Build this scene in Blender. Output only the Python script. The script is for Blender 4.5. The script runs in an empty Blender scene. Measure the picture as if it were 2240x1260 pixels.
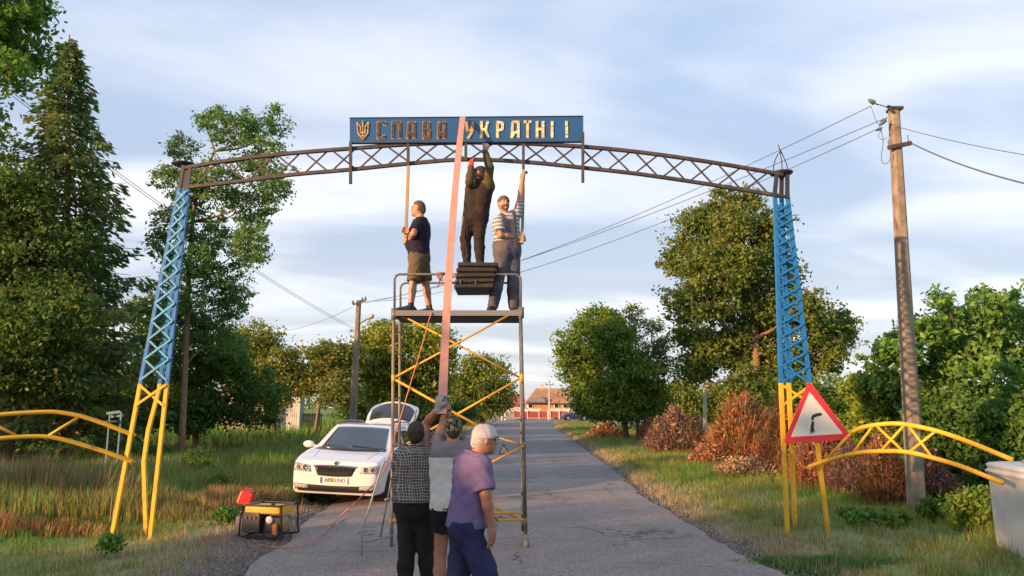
import bpy, math, random
import numpy as np
from mathutils import Vector, Matrix
from mathutils.bvhtree import BVHTree
random.seed(7)
RNG = np.random.default_rng(7)
SC = bpy.context.scene
COL = SC.collection
# ------------------------------------------------------------------ camera
F = 1618.0                       # focal length in pixels of the 2240 px wide photograph
HOR = 890.0                      # row of the horizon
CAMZ = 1.85
P = math.atan2(HOR - 630.0, F)
cam = bpy.data.cameras.new('camera')
cam.sensor_width = 36.0
cam.lens = F / 2240.0 * 36.0
cam.clip_start = 0.1
cam.clip_end = 6000.0
camo = bpy.data.objects.new('camera', cam)
COL.objects.link(camo)
camo.location = (0, 0, CAMZ)
camo.rotation_euler = (math.pi / 2 + P, 0, 0)
SC.camera = camo
# ------------------------------------------------------------------ sky, sun, exposure
SUN_EL = math.radians(9.0)
SUN_DIR = Vector((-0.80 * math.cos(SUN_EL), -0.60 * math.cos(SUN_EL), math.sin(SUN_EL)))
world = bpy.data.worlds.new('World')
SC.world = world
world.use_nodes = True
nt = world.node_tree
nt.nodes.clear()
def wn(t, **k):
    n = nt.nodes.new(t)
    for a, b in k.items():
        setattr(n, a, b)
    return n
wout = wn('ShaderNodeOutputWorld')
sky = wn('ShaderNodeTexSky', sky_type='NISHITA')
sky.sun_disc = False
sky.sun_elevation = SUN_EL
sky.sun_rotation = math.atan2(SUN_DIR.x, SUN_DIR.y)
sky.altitude = 200
sky.air_density = 1.0
sky.dust_density = 1.0
sky.ozone_density = 2.0
bg1 = wn('ShaderNodeBackground')
bg1.inputs[1].default_value = 0.10
nt.links.new(sky.outputs[0], bg1.inputs[0])
tc = wn('ShaderNodeTexCoord')
sep = wn('ShaderNodeSeparateXYZ')
nt.links.new(tc.outputs['Generated'], sep.inputs[0])
def wm(op, a, b=None, c=None):
    n = wn('ShaderNodeMath', operation=op)
    for i, v in enumerate((a, b, c)):
        if v is None: continue
        if isinstance(v, (int, float)): n.inputs[i].default_value = v
        else: nt.links.new(v, n.inputs[i])
    return n.outputs[0]
zz = wm('ADD', wm('MAXIMUM', sep.outputs[2], 0.0), 0.12)
cx = wm('DIVIDE', sep.outputs[0], zz)
cy = wm('DIVIDE', sep.outputs[1], zz)
comb = wn('ShaderNodeCombineXYZ')
nt.links.new(cx, comb.inputs[0]); nt.links.new(cy, comb.inputs[1])
mp = wn('ShaderNodeMapping')
mp.inputs['Rotation'].default_value = (0, 0, math.radians(-24))
mp.inputs['Scale'].default_value = (0.5, 1.0, 1)
mp.inputs['Location'].default_value = (0.55, 0.2, 0)
nt.links.new(comb.outputs[0], mp.inputs[0])
n1 = wn('ShaderNodeTexNoise'); n1.inputs['Scale'].default_value = 1.25; n1.inputs['Detail'].default_value = 6; n1.inputs['Roughness'].default_value = 0.47; n1.inputs['Distortion'].default_value = 0.7
nt.links.new(mp.outputs[0], n1.inputs[0])
r1 = wn('ShaderNodeMapRange'); r1.interpolation_type = 'SMOOTHSTEP'; r1.inputs[1].default_value = 0.38; r1.inputs[2].default_value = 0.72
nt.links.new(n1.outputs[0], r1.inputs[0])
# veil colour: lavender grey low down, pale blue above; the thick streaks are warmer and brighter
hgt = wn('ShaderNodeMapRange'); hgt.inputs[1].default_value = 0.0; hgt.inputs[2].default_value = 0.42
nt.links.new(sep.outputs[2], hgt.inputs[0])
base = wn('ShaderNodeMix', data_type='RGBA')
base.inputs[6].default_value = (0.335, 0.335, 0.355, 1)
base.inputs[7].default_value = (0.235, 0.305, 0.425, 1)
nt.links.new(hgt.outputs[0], base.inputs[0])
strk = wn('ShaderNodeMix', data_type='RGBA')
strk.inputs[7].default_value = (0.52, 0.52, 0.54, 1)
nt.links.new(r1.outputs[0], strk.inputs[0]); nt.links.new(base.outputs[2], strk.inputs[6])
bg2 = wn('ShaderNodeBackground'); bg2.inputs[1].default_value = 1.0
nt.links.new(strk.outputs[2], bg2.inputs[0])
mixs = wn('ShaderNodeMixShader'); mixs.inputs[0].default_value = 0.82
nt.links.new(bg1.outputs[0], mixs.inputs[1]); nt.links.new(bg2.outputs[0], mixs.inputs[2])
nt.links.new(mixs.outputs[0], wout.inputs[0])
sl = bpy.data.lights.new('sun', 'SUN')
sl.energy = 4.0
sl.angle = math.radians(0.9)
sl.color = (1.0, 0.56, 0.27)
so = bpy.data.objects.new('sun', sl)
COL.objects.link(so)
so.rotation_euler = (-SUN_DIR).to_track_quat('-Z', 'Y').to_euler()
so.location = (-30, -20, 30)
SC.view_settings.view_transform = 'Standard'
SC.view_settings.look = 'None'
SC.view_settings.gamma = 1.0
SC.view_settings.exposure = 1.18
SC.view_settings.use_curve_mapping = False
SC.cycles.max_bounces = 6
SC.cycles.transparent_max_bounces = 6

# ------------------------------------------------------------------ placing helpers
SP, CP = math.sin(P), math.cos(P)
def W(px, py, Y):
    """world point seen at a pixel of the photograph, at distance Y along the road"""
    a = (px - 1120.0) / F; b = (py - 630.0) / F
    dy = CP + b * SP; dz = SP - b * CP
    s = Y / dy
    return Vector((a * s, Y, CAMZ + dz * s))
def G(px, py, z=0.0):
    a = (px - 1120.0) / F; b = (py - 630.0) / F
    dy = CP + b * SP; dz = SP - b * CP
    s = (z - CAMZ) / dz
    return Vector((a * s, dy * s, z))
def PX(Y, z=1.0):                # metres per photo pixel at distance Y
    return (Y * CP + (z - CAMZ) * SP) / F
# ------------------------------------------------------------------ materials
MAT = {}
def mat(name, col=(0.5, 0.5, 0.5), rough=0.6, metal=0.0, noise=0.15, scale=8.0, bump=0.0, bscale=60.0, coat=0.0, spec=0.5,
        col2=None, attr=False, transl=0.0, lo=0.35, hi=0.65):
    if name in MAT: return MAT[name]
    m = bpy.data.materials.new(name); m.use_nodes = True
    t = m.node_tree; b = t.nodes['Principled BSDF']
    b.inputs['Roughness'].default_value = rough
    b.inputs['Metallic'].default_value = metal
    b.inputs['Coat Weight'].default_value = coat
    b.inputs['Specular IOR Level'].default_value = spec
    tcn = t.nodes.new('ShaderNodeTexCoord')
    if attr:
        a = t.nodes.new('ShaderNodeAttribute'); a.attribute_name = 'Col'
        src = a.outputs[0]
    else:
        n = t.nodes.new('ShaderNodeTexNoise'); n.inputs['Scale'].default_value = scale; n.inputs['Detail'].default_value = 5; n.inputs['Roughness'].default_value = 0.6
        t.links.new(tcn.outputs['Object'], n.inputs[0])
        r = t.nodes.new('ShaderNodeMapRange'); r.inputs[1].default_value = lo; r.inputs[2].default_value = hi
        t.links.new(n.outputs[0], r.inputs[0])
        x = t.nodes.new('ShaderNodeMix'); x.data_type = 'RGBA'
        if col2 is None:
            ca = tuple(max(0, c * (1 - noise)) for c in col); cb = tuple(min(1, c * (1 + noise)) for c in col)
        else: ca, cb = col, col2
        x.inputs[6].default_value = (*ca, 1); x.inputs[7].default_value = (*cb, 1)
        t.links.new(r.outputs[0], x.inputs[0])
        src = x.outputs[2]
    t.links.new(src, b.inputs['Base Color'])
    if bump > 0:
        n2 = t.nodes.new('ShaderNodeTexNoise'); n2.inputs['Scale'].default_value = bscale; n2.inputs['Detail'].default_value = 4
        t.links.new(tcn.outputs['Object'], n2.inputs[0])
        bp = t.nodes.new('ShaderNodeBump'); bp.inputs['Strength'].default_value = bump; bp.inputs['Distance'].default_value = 0.01
        t.links.new(n2.outputs[0], bp.inputs['Height']); t.links.new(bp.outputs[0], b.inputs['Normal'])
    if transl > 0:
        tr = t.nodes.new('ShaderNodeBsdfTranslucent'); t.links.new(src, tr.inputs[0])
        mx = t.nodes.new('ShaderNodeMixShader'); mx.inputs[0].default_value = transl
        o = t.nodes['Material Output']
        t.links.new(b.outputs[0], mx.inputs[1]); t.links.new(tr.outputs[0], mx.inputs[2]); t.links.new(mx.outputs[0], o.inputs[0])
    MAT[name] = m
    return m
leafm = mat('leaf', attr=True, rough=0.6, transl=0.42, spec=0.25)
drym = mat('dry_blade', attr=True, rough=0.8, transl=0.15, spec=0.2)
barkm = mat('bark', (0.10, 0.075, 0.05), 0.9, noise=0.4, scale=12, bump=0.6, bscale=30)
barklit = mat('bark_brown', (0.20, 0.13, 0.08), 0.9, noise=0.35, scale=12, bump=0.6, bscale=30)
# ------------------------------------------------------------------ objects
OFF = {}
def _props(o, label=None, cat=None, group=None, kind=None):
    if label: o['label'] = label
    if cat: o['category'] = cat
    if group: o['group'] = group
    if kind: o['kind'] = kind
def thing(name, label, cat, loc, group=None, rot=None, local=False):
    o = bpy.data.objects.new(name, None); COL.objects.link(o)
    o.empty_display_size = 0.1
    o.location = loc
    if rot: o.rotation_euler = rot
    OFF[o] = Vector((0, 0, 0)) if local else Vector(loc)
    _props(o, label, cat, group)
    return o
def obj(name, verts, faces, m, parent=None, smooth=False, midx=None, cols=None, label=None, cat=None, group=None, kind=None):
    v = np.asarray(verts, dtype=np.float32).reshape(-1, 3)
    off = OFF.get(parent, Vector((0, 0, 0))) if parent is not None else Vector((0, 0, 0))
    if parent is None and kind is None and len(v):     # a single-mesh thing: origin at its base
        off = Vector((float((v[:, 0].min() + v[:, 0].max()) / 2), float((v[:, 1].min() + v[:, 1].max()) / 2), float(v[:, 2].min())))
    v = v - np.array(off, dtype=np.float32)
    me = bpy.data.meshes.new(name)
    if isinstance(faces, np.ndarray):
        k = faces.shape[1]; n = len(faces)
        me.vertices.add(len(v)); me.vertices.foreach_set('co', v.ravel())
        me.loops.add(n * k); me.loops.foreach_set('vertex_index', faces.ravel().astype(np.int32))
        me.polygons.add(n); me.polygons.foreach_set('loop_start', np.arange(0, n * k, k, dtype=np.int32))
        me.update(calc_edges=True)
    else:
        me.from_pydata([tuple(map(float, q)) for q in v], [], faces); me.update()
    for mm in (m if isinstance(m, (list, tuple)) else [m]): me.materials.append(mm)
    if smooth: me.polygons.foreach_set('use_smooth', np.ones(len(me.polygons), dtype=bool))
    if midx is not None: me.polygons.foreach_set('material_index', np.asarray(midx, dtype=np.int32))
    if cols is not None:
        ca = me.color_attributes.new('Col', 'FLOAT_COLOR', 'POINT')
        c4 = np.ones((len(v), 4), dtype=np.float32); c4[:, :3] = cols
        ca.data.foreach_set('color', c4.ravel())
    o = bpy.data.objects.new(name, me); COL.objects.link(o)
    if parent is not None:
        o.parent = parent; OFF[o] = off
    else:
        o.location = off; OFF[o] = off
    _props(o, label, cat, group, kind)
    return o
class MB:
    def __init__(s): s.v = []; s.f = []; s.mi = []
    def add(s, vs, fs, mi=0):
        b = len(s.v); s.v += [tuple(q) for q in vs]; s.f += [tuple(i + b for i in q) for q in fs]; s.mi += [mi] * len(fs); return s
    def box(s, c, size, rot=None, mi=0):
        hx, hy, hz = [q / 2 for q in size]
        vs = [Vector((x, y, z)) for x in (-hx, hx) for y in (-hy, hy) for z in (-hz, hz)]
        if rot is not None: vs = [rot @ q for q in vs]
        c = Vector(c)
        return s.add([q + c for q in vs], [(0, 1, 3, 2), (4, 6, 7, 5), (0, 4, 5, 1), (2, 3, 7, 6), (0, 2, 6, 4), (1, 5, 7, 3)], mi)
    def beam(s, a, b, w, h, up=(0, -1, 0), mi=0):
        a = Vector(a); b = Vector(b); d = (b - a).normalized(); u = Vector(up); u = (u - d * u.dot(d)).normalized(); r = d.cross(u)
        vs = [e + r * (i * w / 2) + u * (j * h / 2) for e in (a, b) for i in (-1, 1) for j in (-1, 1)]
        return s.add(vs, [(0, 1, 3, 2), (4, 6, 7, 5), (0, 4, 5, 1), (2, 3, 7, 6), (0, 2, 6, 4), (1, 5, 7, 3)], mi)
    def tube(s, pts, r, n=8, mi=0, cap=True, mis=None):
        pts = [Vector(q) for q in pts]; rs = r if isinstance(r, (list, tuple)) else [r] * len(pts)
        vs = []; fs = []; up = None
        for i, q in enumerate(pts):
            d = (pts[min(i + 1, len(pts) - 1)] - pts[max(i - 1, 0)]).normalized()
            if up is None:
                up = Vector((0, 0, 1)) if abs(d.z) < 0.9 else Vector((0, 1, 0))
            up = (up - d * up.dot(d)).normalized(); sd = d.cross(up)
            for k in range(n):
                a = 2 * math.pi * k / n
                vs.append(q + (up * math.cos(a) + sd * math.sin(a)) * rs[i])
        ml = []
        for i in range(len(pts) - 1):
            for k in range(n):
                fs.append((i * n + k, i * n + (k + 1) % n, (i + 1) * n + (k + 1) % n, (i + 1) * n + k)); ml.append(mis[i] if mis else mi)
        if cap:
            fs.append(tuple(range(n))[::-1]); fs.append(tuple((len(pts) - 1) * n + k for k in range(n)))
            ml += [mis[0] if mis else mi, mis[-1] if mis else mi]
        s.add(vs, fs); s.mi[-len(fs):] = ml
        return s
    def lathe(s, c, prof, n=16, axis=(0, 0, 1), mi=0):
        c = Vector(c); ax = Vector(axis).normalized(); u = ax.orthogonal().normalized(); w = ax.cross(u)
        vs = []; fs = []
        for (r, h) in prof:
            for k in range(n):
                a = 2 * math.pi * k / n; vs.append(c + ax * h + (u * math.cos(a) + w * math.sin(a)) * r)
        for i in range(len(prof) - 1):
            for k in range(n):
                fs.append((i * n + k, i * n + (k + 1) % n, (i + 1) * n + (k + 1) % n, (i + 1) * n + k))
        fs.append(tuple(range(n))[::-1]); fs.append(tuple((len(prof) - 1) * n + k for k in range(n)))
        return s.add(vs, fs, mi)
    def poly(s, pts, depth, mi=0):
        """planar polygon (list of points) given thickness by vector depth"""
        n = len(pts); d = Vector(depth); a = [Vector(q) for q in pts]; b = [q + d for q in a]
        fs = [tuple(range(n)), tuple(range(2 * n - 1, n - 1, -1))] + [(i, i + n, (i + 1) % n + n, (i + 1) % n) for i in range(n)]
        return s.add(a + b, fs, mi)
    def build(s, name, m, parent=None, smooth=False, **k):
        return obj(name, s.v, s.f, m, parent, smooth, midx=s.mi if isinstance(m, (list, tuple)) and len(m) > 1 else None, **k)
def smooth_pts(pts, n=6):
    """Catmull-Rom through the points"""
    pts = [Vector(q) for q in pts]; out = []
    e = [pts[0] * 2 - pts[1]] + pts + [pts[-1] * 2 - pts[-2]]
    for i in range(1, len(e) - 2):
        for k in range(n):
            t = k / n
            out.append(0.5 * ((2 * e[i]) + (e[i + 1] - e[i - 1]) * t + (2 * e[i - 1] - 5 * e[i] + 4 * e[i + 1] - e[i + 2]) * t * t + (3 * e[i] - e[i - 1] - 3 * e[i + 1] + e[i + 2]) * t ** 3))
    out.append(pts[-1]); return out
def vnoise(x, y, s, seed=0):
    r = np.random.default_rng(seed); out = np.zeros_like(x, dtype=float); tot = 0
    for o in range(5):
        a = r.uniform(0, 6.28, 4); ph = r.uniform(0, 6.28, 4); f = s * 1.7 ** o; am = 0.7 ** o
        for i in range(4):
            out += am * np.sin((x * np.cos(a[i]) + y * np.sin(a[i])) * f * (0.8 + 0.15 * i) + ph[i] + 1.3 * np.sin(y * f * 0.37 + ph[3 - i]))
        tot += am * 2.2
    return out / tot
# ================================================================== ground, road
def road_l(y):   # left edge of the asphalt
    y = np.asarray(y, float)
    return np.interp(y, [0, 8, 11, 13, 20, 40, 60, 90, 112], [-2.85, -3.0, -3.15, -3.35, -3.7, -3.6, -3.0, -2.2, -2.0])
def road_r(y):
    y = np.asarray(y, float)
    return np.interp(y, [0, 8, 10, 16, 23, 43, 66, 80, 86, 92, 112], [3.3, 3.1, 2.85, 2.75, 3.0, 3.45, 3.7, 4.3, 6.5, 30, 40])
def ground_z(x, y):
    x = np.asarray(x, float); y = np.asarray(y, float)
    dl = road_l(y) - x; dr = x - road_r(y)
    d = np.maximum(dl, dr)
    k = np.clip((d + 0.1) / 0.8, 0, 1)
    far = np.clip(1 - y / 90, 0.0, 1)
    ditch = -0.12 * np.exp(-((d - 3.0) / 1.6) ** 2) * (dl > 0)
    return -0.03 + k * 0.07 + k * far * (0.05 * vnoise(x, y, 0.9, 3) + ditch)
def fill_axis(a, b, near, far_, growth=1.08):
    out = [0.0]; st = near
    while out[-1] < b: out.append(out[-1] + st); st *= growth
    neg = [0.0]; st = near
    while neg[-1] < -a: neg.append(neg[-1] + st); st *= growth
    return np.array(sorted(set([-q for q in neg[1:]] + out)))
xs = fill_axis(-900, 900, 0.22, 0, 1.035)
ys = fill_axis(-300, 1500, 0.22, 0, 1.03)
XX, YY = np.meshgrid(xs, ys, indexing='ij')
ZZ = ground_z(XX, YY)
nx, ny = XX.shape
idx = np.arange(nx * ny).reshape(nx, ny)
fq = np.stack([idx[:-1, :-1].ravel(), idx[1:, :-1].ravel(), idx[1:, 1:].ravel(), idx[:-1, 1:].ravel()], 1)
GREEN = np.array([0.135, 0.255, 0.045]); YEL = np.array([0.34, 0.33, 0.07]); STRAW = np.array([0.46, 0.36, 0.21]); SOIL = np.array([0.19, 0.15, 0.125])
def grass_mix(x, y):
    """0 straw-dry ... 1 green"""
    n = vnoise(x, y, 0.55, 11)
    d = np.maximum(road_l(y) - x, x - road_r(y))
    return np.clip(0.80 + 0.75 * n - 0.80 * np.exp(-(d / np.where(x < 0, 1.5, 0.8)) ** 2), 0, 1), d
gm, dd = grass_mix(XX, YY)
gc = STRAW[None, None] * 0.7 * (1 - gm[..., None]) + GREEN[None, None] * gm[..., None]
kk = np.clip((np.where(XX < 0, np.where(YY < 13.5, 1.35, .8), .7) + 0.5 * vnoise(XX, YY, 2.3, 5) - dd) / 0.4, 0, 1)[..., None]
gc = gc * (1 - kk) + SOIL[None, None] * kk
gmat = mat('ground', attr=True, rough=0.95, bump=1.0, bscale=25, spec=0.1)
obj('ground', np.stack([XX, YY, ZZ], -1).reshape(-1, 3), fq, gmat, smooth=True, cols=gc.reshape(-1, 3), kind='structure')
# road sheet
def road_material():
    m = bpy.data.materials.new('asphalt'); m.use_nodes = True; t = m.node_tree; b = t.nodes['Principled BSDF']
    b.inputs['Roughness'].default_value = 0.85; b.inputs['Specular IOR Level'].default_value = 0.35
    tcn = t.nodes.new('ShaderNodeTexCoord'); sp = t.nodes.new('ShaderNodeSeparateXYZ'); t.links.new(tcn.outputs['Object'], sp.inputs[0])
    def noise(sc, det=5, rough=0.6, mapping=None):
        n = t.nodes.new('ShaderNodeTexNoise'); n.inputs['Scale'].default_value = sc; n.inputs['Detail'].default_value = det; n.inputs['Roughness'].default_value = rough
        src = tcn.outputs['Object']
        if mapping:
            q = t.nodes.new('ShaderNodeMapping'); q.inputs['Scale'].default_value = mapping; t.links.new(src, q.inputs[0]); src = q.outputs[0]
        t.links.new(src, n.inputs[0]); return n.outputs[0]
    def rng(s, a, b_, c=0., d=1.):
        r = t.nodes.new('ShaderNodeMapRange'); r.inputs[1].default_value = a; r.inputs[2].default_value = b_; r.inputs[3].default_value = c; r.inputs[4].default_value = d
        t.links.new(s, r.inputs[0]); return r.outputs[0]
    def mth(op, a, b_):
        n = t.nodes.new('ShaderNodeMath'); n.operation = op
        for i, v in enumerate((a, b_)):
            if isinstance(v, (int, float)): n.inputs[i].default_value = v
            else: t.links.new(v, n.inputs[i])
        return n.outputs[0]
    def mix(f, a, b_):
        n = t.nodes.new('ShaderNodeMix'); n.data_type = 'RGBA'
        if isinstance(f, (int, float)): n.inputs[0].default_value = f
        else: t.links.new(f, n.inputs[0])
        for i, v in ((6, a), (7, b_)):
            if isinstance(v, tuple): n.inputs[i].default_value = (*v, 1)
            else: t.links.new(v, n.inputs[i])
        return n.outputs[2]
    big = rng(noise(0.35, 4), 0.35, 0.65)
    col = mix(big, (0.235, 0.192, 0.168), (0.30, 0.245, 0.212))
    # asphalt seam; the shade beyond it is put in as a darker, bluer colour
    wob = mth('MULTIPLY', noise(0.8, 3), 1.1)
    seam = mth('ADD', sp.outputs[1], wob)
    far = rng(seam, 20.35, 20.6)
    col = mix(far, col, mix(big, (0.175, 0.165, 0.168), (0.22, 0.205, 0.205)))
    line = mth('SUBTRACT', 1.0, rng(mth('ABSOLUTE', mth('SUBTRACT', seam, 20.4), 0.0), 0.0, 0.16))
    col = mix(mth('MULTIPLY', line, 0.5), col, (0.06, 0.055, 0.05))
    # wheel-worn lighter lanes, long tar streaks across
    st = rng(noise(1.0, 6, 0.7, (0.35, 3.2, 1)), 0.55, 0.72)
    col = mix(mth('MULTIPLY', st, 0.55), col, (0.10, 0.09, 0.085))
    lt = rng(noise(1.0, 4, 0.6, (1.4, 0.12, 1)), 0.5, 0.7)
    col = mix(mth('MULTIPLY', lt, 0.45), col, (0.31, 0.27, 0.24))
    # aggregate
    vor = t.nodes.new('ShaderNodeTexVoronoi'); vor.inputs['Scale'].default_value = 55; t.links.new(tcn.outputs['Object'], vor.inputs[0])
    ag = t.nodes.new('ShaderNodeSeparateColor'); t.links.new(vor.outputs['Color'], ag.inputs[0])
    agv = rng(ag.outputs[0], 0.0, 1.0, 0.62, 1.4)
    gr = t.nodes.new('ShaderNodeMix'); gr.data_type = 'RGBA'; gr.blend_type = 'MULTIPLY'; gr.inputs[0].default_value = 1.0
    t.links.new(col, gr.inputs[6]); cc = t.nodes.new('ShaderNodeCombineColor')
    for i in range(3): t.links.new(agv, cc.inputs[i])
    t.links.new(cc.outputs[0], gr.inputs[7])
    # cracks
    v2 = t.nodes.new('ShaderNodeTexVoronoi'); v2.feature = 'DISTANCE_TO_EDGE'; v2.inputs['Scale'].default_value = 0.55
    wq = t.nodes.new('ShaderNodeVectorMath'); wq.operation = 'ADD'; nn = t.nodes.new('ShaderNodeTexNoise'); nn.inputs['Scale'].default_value = 2.0; nn.inputs['Detail'].default_value = 6
    t.links.new(tcn.outputs['Object'], nn.inputs[0]); t.links.new(tcn.outputs['Object'], wq.inputs[0]); t.links.new(nn.outputs[1], wq.inputs[1]); t.links.new(wq.outputs[0], v2.inputs[0])
    ck = mth('MULTIPLY', mth('SUBTRACT', 1.0, rng(v2.outputs[0], 0.0, 0.02)), rng(noise(0.5, 2), 0.45, 0.6))
    fin = mix(mth('MULTIPLY', ck, 0.85), gr.outputs[2], (0.035, 0.03, 0.028))
    t.links.new(fin, b.inputs['Base Color'])
    bp = t.nodes.new('ShaderNodeBump'); bp.inputs['Strength'].default_value = 0.6; bp.inputs['Distance'].default_value = 0.006
    t.links.new(mth('SUBTRACT', vor.outputs['Distance'], mth('MULTIPLY', ck, 2.0)), bp.inputs['Height']); t.links.new(bp.outputs[0], b.inputs['Normal'])
    return m
ry = np.concatenate([np.arange(-20, 40, 0.2), np.arange(40, 113, 0.6)])
tt = np.linspace(0, 1, 15)
jl = 0.10 * vnoise(ry, ry * 0, 3.0, 21) + 0.04 * vnoise(ry, ry * 0, 11.0, 22); jr = 0.10 * vnoise(ry, ry * 0 + 5, 3.0, 23) + 0.04 * vnoise(ry, ry * 0, 12.0, 24)
L = road_l(ry) + jl; R = road_r(ry) + jr
RX = L[:, None] * (1 - tt) + R[:, None] * tt; RY = np.repeat(ry[:, None], 15, 1)
RZ = 0.012 + 0.022 * (1 - (2 * tt[None] - 1) ** 6) + 0.006 * vnoise(RX, RY, 0.8, 8)
n0, n1_ = RX.shape; idx = np.arange(n0 * n1_).reshape(n0, n1_)
fq = np.stack([idx[:-1, :-1].ravel(), idx[:-1, 1:].ravel(), idx[1:, 1:].ravel(), idx[1:, :-1].ravel()], 1)
obj('road', np.stack([RX, RY, RZ], -1).reshape(-1, 3), fq, road_material(), smooth=True, kind='structure')
# ------------------------------------------------------------------ blades of grass and weeds
def blades(name, x, y, h, w, cols, m, lean=0.35, kind='stuff', z=None, base_dir=None, curve=True, seed=1, **k):
    r = np.random.default_rng(seed); n = len(x)
    if z is None: z = ground_z(x, y) - 0.01
    az = r.uniform(0, 2 * math.pi, n); face = r.uniform(0, 2 * math.pi, n)
    ln = np.abs(r.normal(0, lean, n)) * h
    dx = np.cos(az) * ln; dy = np.sin(az) * ln
    if base_dir is not None: dx = dx + base_dir[0] * h; dy = dy + base_dir[1] * h
    wx = np.cos(face) * w / 2; wy = np.sin(face) * w / 2
    top = np.stack([x + dx, y + dy, z + h * np.sqrt(np.maximum(0.2, 1 - (ln / np.maximum(h, 1e-4)) ** 2 * 0.6))], 1)
    if curve:
        mid = np.stack([x + dx * 0.35, y + dy * 0.35, z + h * 0.55], 1)
        v = np.empty((n, 5, 3), np.float32)
        wv = np.stack([wx, wy, np.zeros(n)], 1)
        b0 = np.stack([x, y, z], 1)
        v[:, 0] = b0 - wv; v[:, 1] = b0 + wv; v[:, 2] = mid + wv * 0.8; v[:, 3] = mid - wv * 0.8; v[:, 4] = top
        i0 = np.arange(n) * 5
        tri = np.concatenate([np.stack([i0, i0 + 1, i0 + 2], 1), np.stack([i0, i0 + 2, i0 + 3], 1), np.stack([i0 + 3, i0 + 2, i0 + 4], 1)])
        c = np.repeat(cols[:, None], 5, 1)
    else:
        v = np.empty((n, 3, 3), np.float32); wv = np.stack([wx, wy, np.zeros(n)], 1); b0 = np.stack([x, y, z], 1)
        v[:, 0] = b0 - wv; v[:, 1] = b0 + wv; v[:, 2] = top
        tri = np.arange(n * 3).reshape(n, 3); c = np.repeat(cols[:, None], 3, 1)
    return obj(name, v.reshape(-1, 3), tri, m, cols=c.reshape(-1, 3), kind=kind, **k)
def pal(n, base, var=0.25, seed=0):
    r = np.random.default_rng(seed); b = np.asarray(base)
    if b.ndim == 1: b = b[None].repeat(n, 0)
    return np.clip(b * (1 + r.normal(0, var, (n, 1))) * (1 + r.normal(0, 0.08, (n, 3))), 0.004, 0.9)
def car_zone(x, y): return (x > -4.75) & (x < -2.0) & (y > 13.9) & (y < 19.2)
def verge(n, y0, y1, side, width, seed, hmul=1.0):
    r = np.random.default_rng(seed)
    u = r.uniform(0, 1, n); y = y0 * (y1 / y0) ** u
    d = np.abs(r.uniform(0, 1, n)) ** 1.25 * width
    x = road_r(y) + 0.12 + d if side > 0 else road_l(y) - 0.12 - d
    x = x + r.normal(0, 0.12, n)
    g, dd = grass_mix(x, y)
    # tufts: keep by a fine noise so that bare soil shows between
    cl = vnoise(x, y, 6.0, 31) + 0.5 * vnoise(x, y, 19.0, 32)
    keep = (r.uniform(0, 1, n) < np.clip(0.55 + 1.3 * cl, 0.06, 1) * np.clip(dd / (np.where(y < 13.5, 1.5, .8) if side < 0 else 0.5), 0.07, 1)) & ~car_zone(x, y)
    x, y, g, dd, cl = x[keep], y[keep], g[keep], dd[keep], cl[keep]; n = len(x)
    isg = r.uniform(0, 1, n) < np.clip(g, 0.05, 0.97)
    yl = np.clip(vnoise(x, y, 0.8, 41) + 0.4, 0, 1)[:, None]
    gcol = GREEN * 1.0 * (1 - yl) + YEL * 0.85 * yl
    base = np.where(isg[:, None], gcol, STRAW[None] * 1.0)
    c = pal(n, base, 0.28, seed + 1)
    sc = 1 + y / 26
    h = (0.045 + 0.09 * r.uniform(0, 1, n) ** 1.5 + 0.05 * np.clip(cl, 0, 1)) * np.where(isg, 1.1, 0.8) * hmul * np.clip(sc, 1, 2.6)
    w = 0.007 * sc
    return x, y, h, w, c
x, y, h, w, c = verge(300000, 5.5, 85, 1, 6.5, 101)
blades('grass', x, y, h, w, c, leafm, lean=0.7, curve=False, seed=5, label='short mixed green and dry verge grass right of the road', cat='grass')
x, y, h, w, c = verge(260000, 6.5, 90, -1, 9.0, 102)
blades('grass', x, y, h, w, c, leafm, lean=0.7, curve=False, seed=6, label='short mixed green and dry verge grass left of the road', cat='grass')
# tall meadow weeds on the left
def meadow(n, seed, x0, x1, y0, y1, hh, colsA, mixn=0.5, wide=0.011):
    r = np.random.default_rng(seed)
    y = y0 * (y1 / y0) ** r.uniform(0, 1, n); t = r.uniform(0, 1, n)
    left = x0 * y; right = np.minimum(x1 * y, road_l(y) - 1.3)
    x = left + (right - left) * t
    keep = (~car_zone(x, y)) & (x < right + 0.1)
    edge = np.clip((road_l(y) - 1.0 - x) / 2.2, 0.15, 1)
    cl = vnoise(x, y, 1.6, seed + 3)
    keep &= r.uniform(0, 1, n) < np.clip(0.55 + 0.9 * cl, 0.08, 1)
    x, y, edge, cl = x[keep], y[keep], edge[keep], cl[keep]; n = len(x)
    pick = vnoise(x, y, 0.7, seed + 4) + r.normal(0, 0.35, n)
    base = np.array(colsA)[np.clip(((pick + 1) / 2 * len(colsA)).astype(int), 0, len(colsA) - 1)]
    c = pal(n, base, 0.25, seed + 5)
    h = hh * (0.45 + 0.55 * r.uniform(0, 1, n)) * edge * (1 + 0.35 * cl)
    return x, y, h, wide * (1 + y / 30), c
RUST = (0.32, 0.19, 0.09)
x, y, h, w, c = meadow(130000, 201, -0.80, -0.12, 12.6, 34, 0.56, [GREEN * 1.1, GREEN * 1.5, (0.21, 0.24, 0.06), STRAW * 0.8, GREEN * 1.3, YEL, RUST])
blades('meadow_weeds', x, y, h, w, c, leafm, lean=0.25, seed=7, label='tall green and tan weeds of the meadow left of the road', cat='weeds')
x, y, h, w, c = meadow(40000, 204, -0.95, -0.06, 28, 85, 0.8, [GREEN * 1.2, GREEN * 1.5, (0.11, 0.13, 0.03), GREEN], wide=0.02)
blades('meadow_weeds', x, y, h, w, c, leafm, lean=0.3, seed=9, label='green field grass behind the parked white car', cat='grass')
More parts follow.
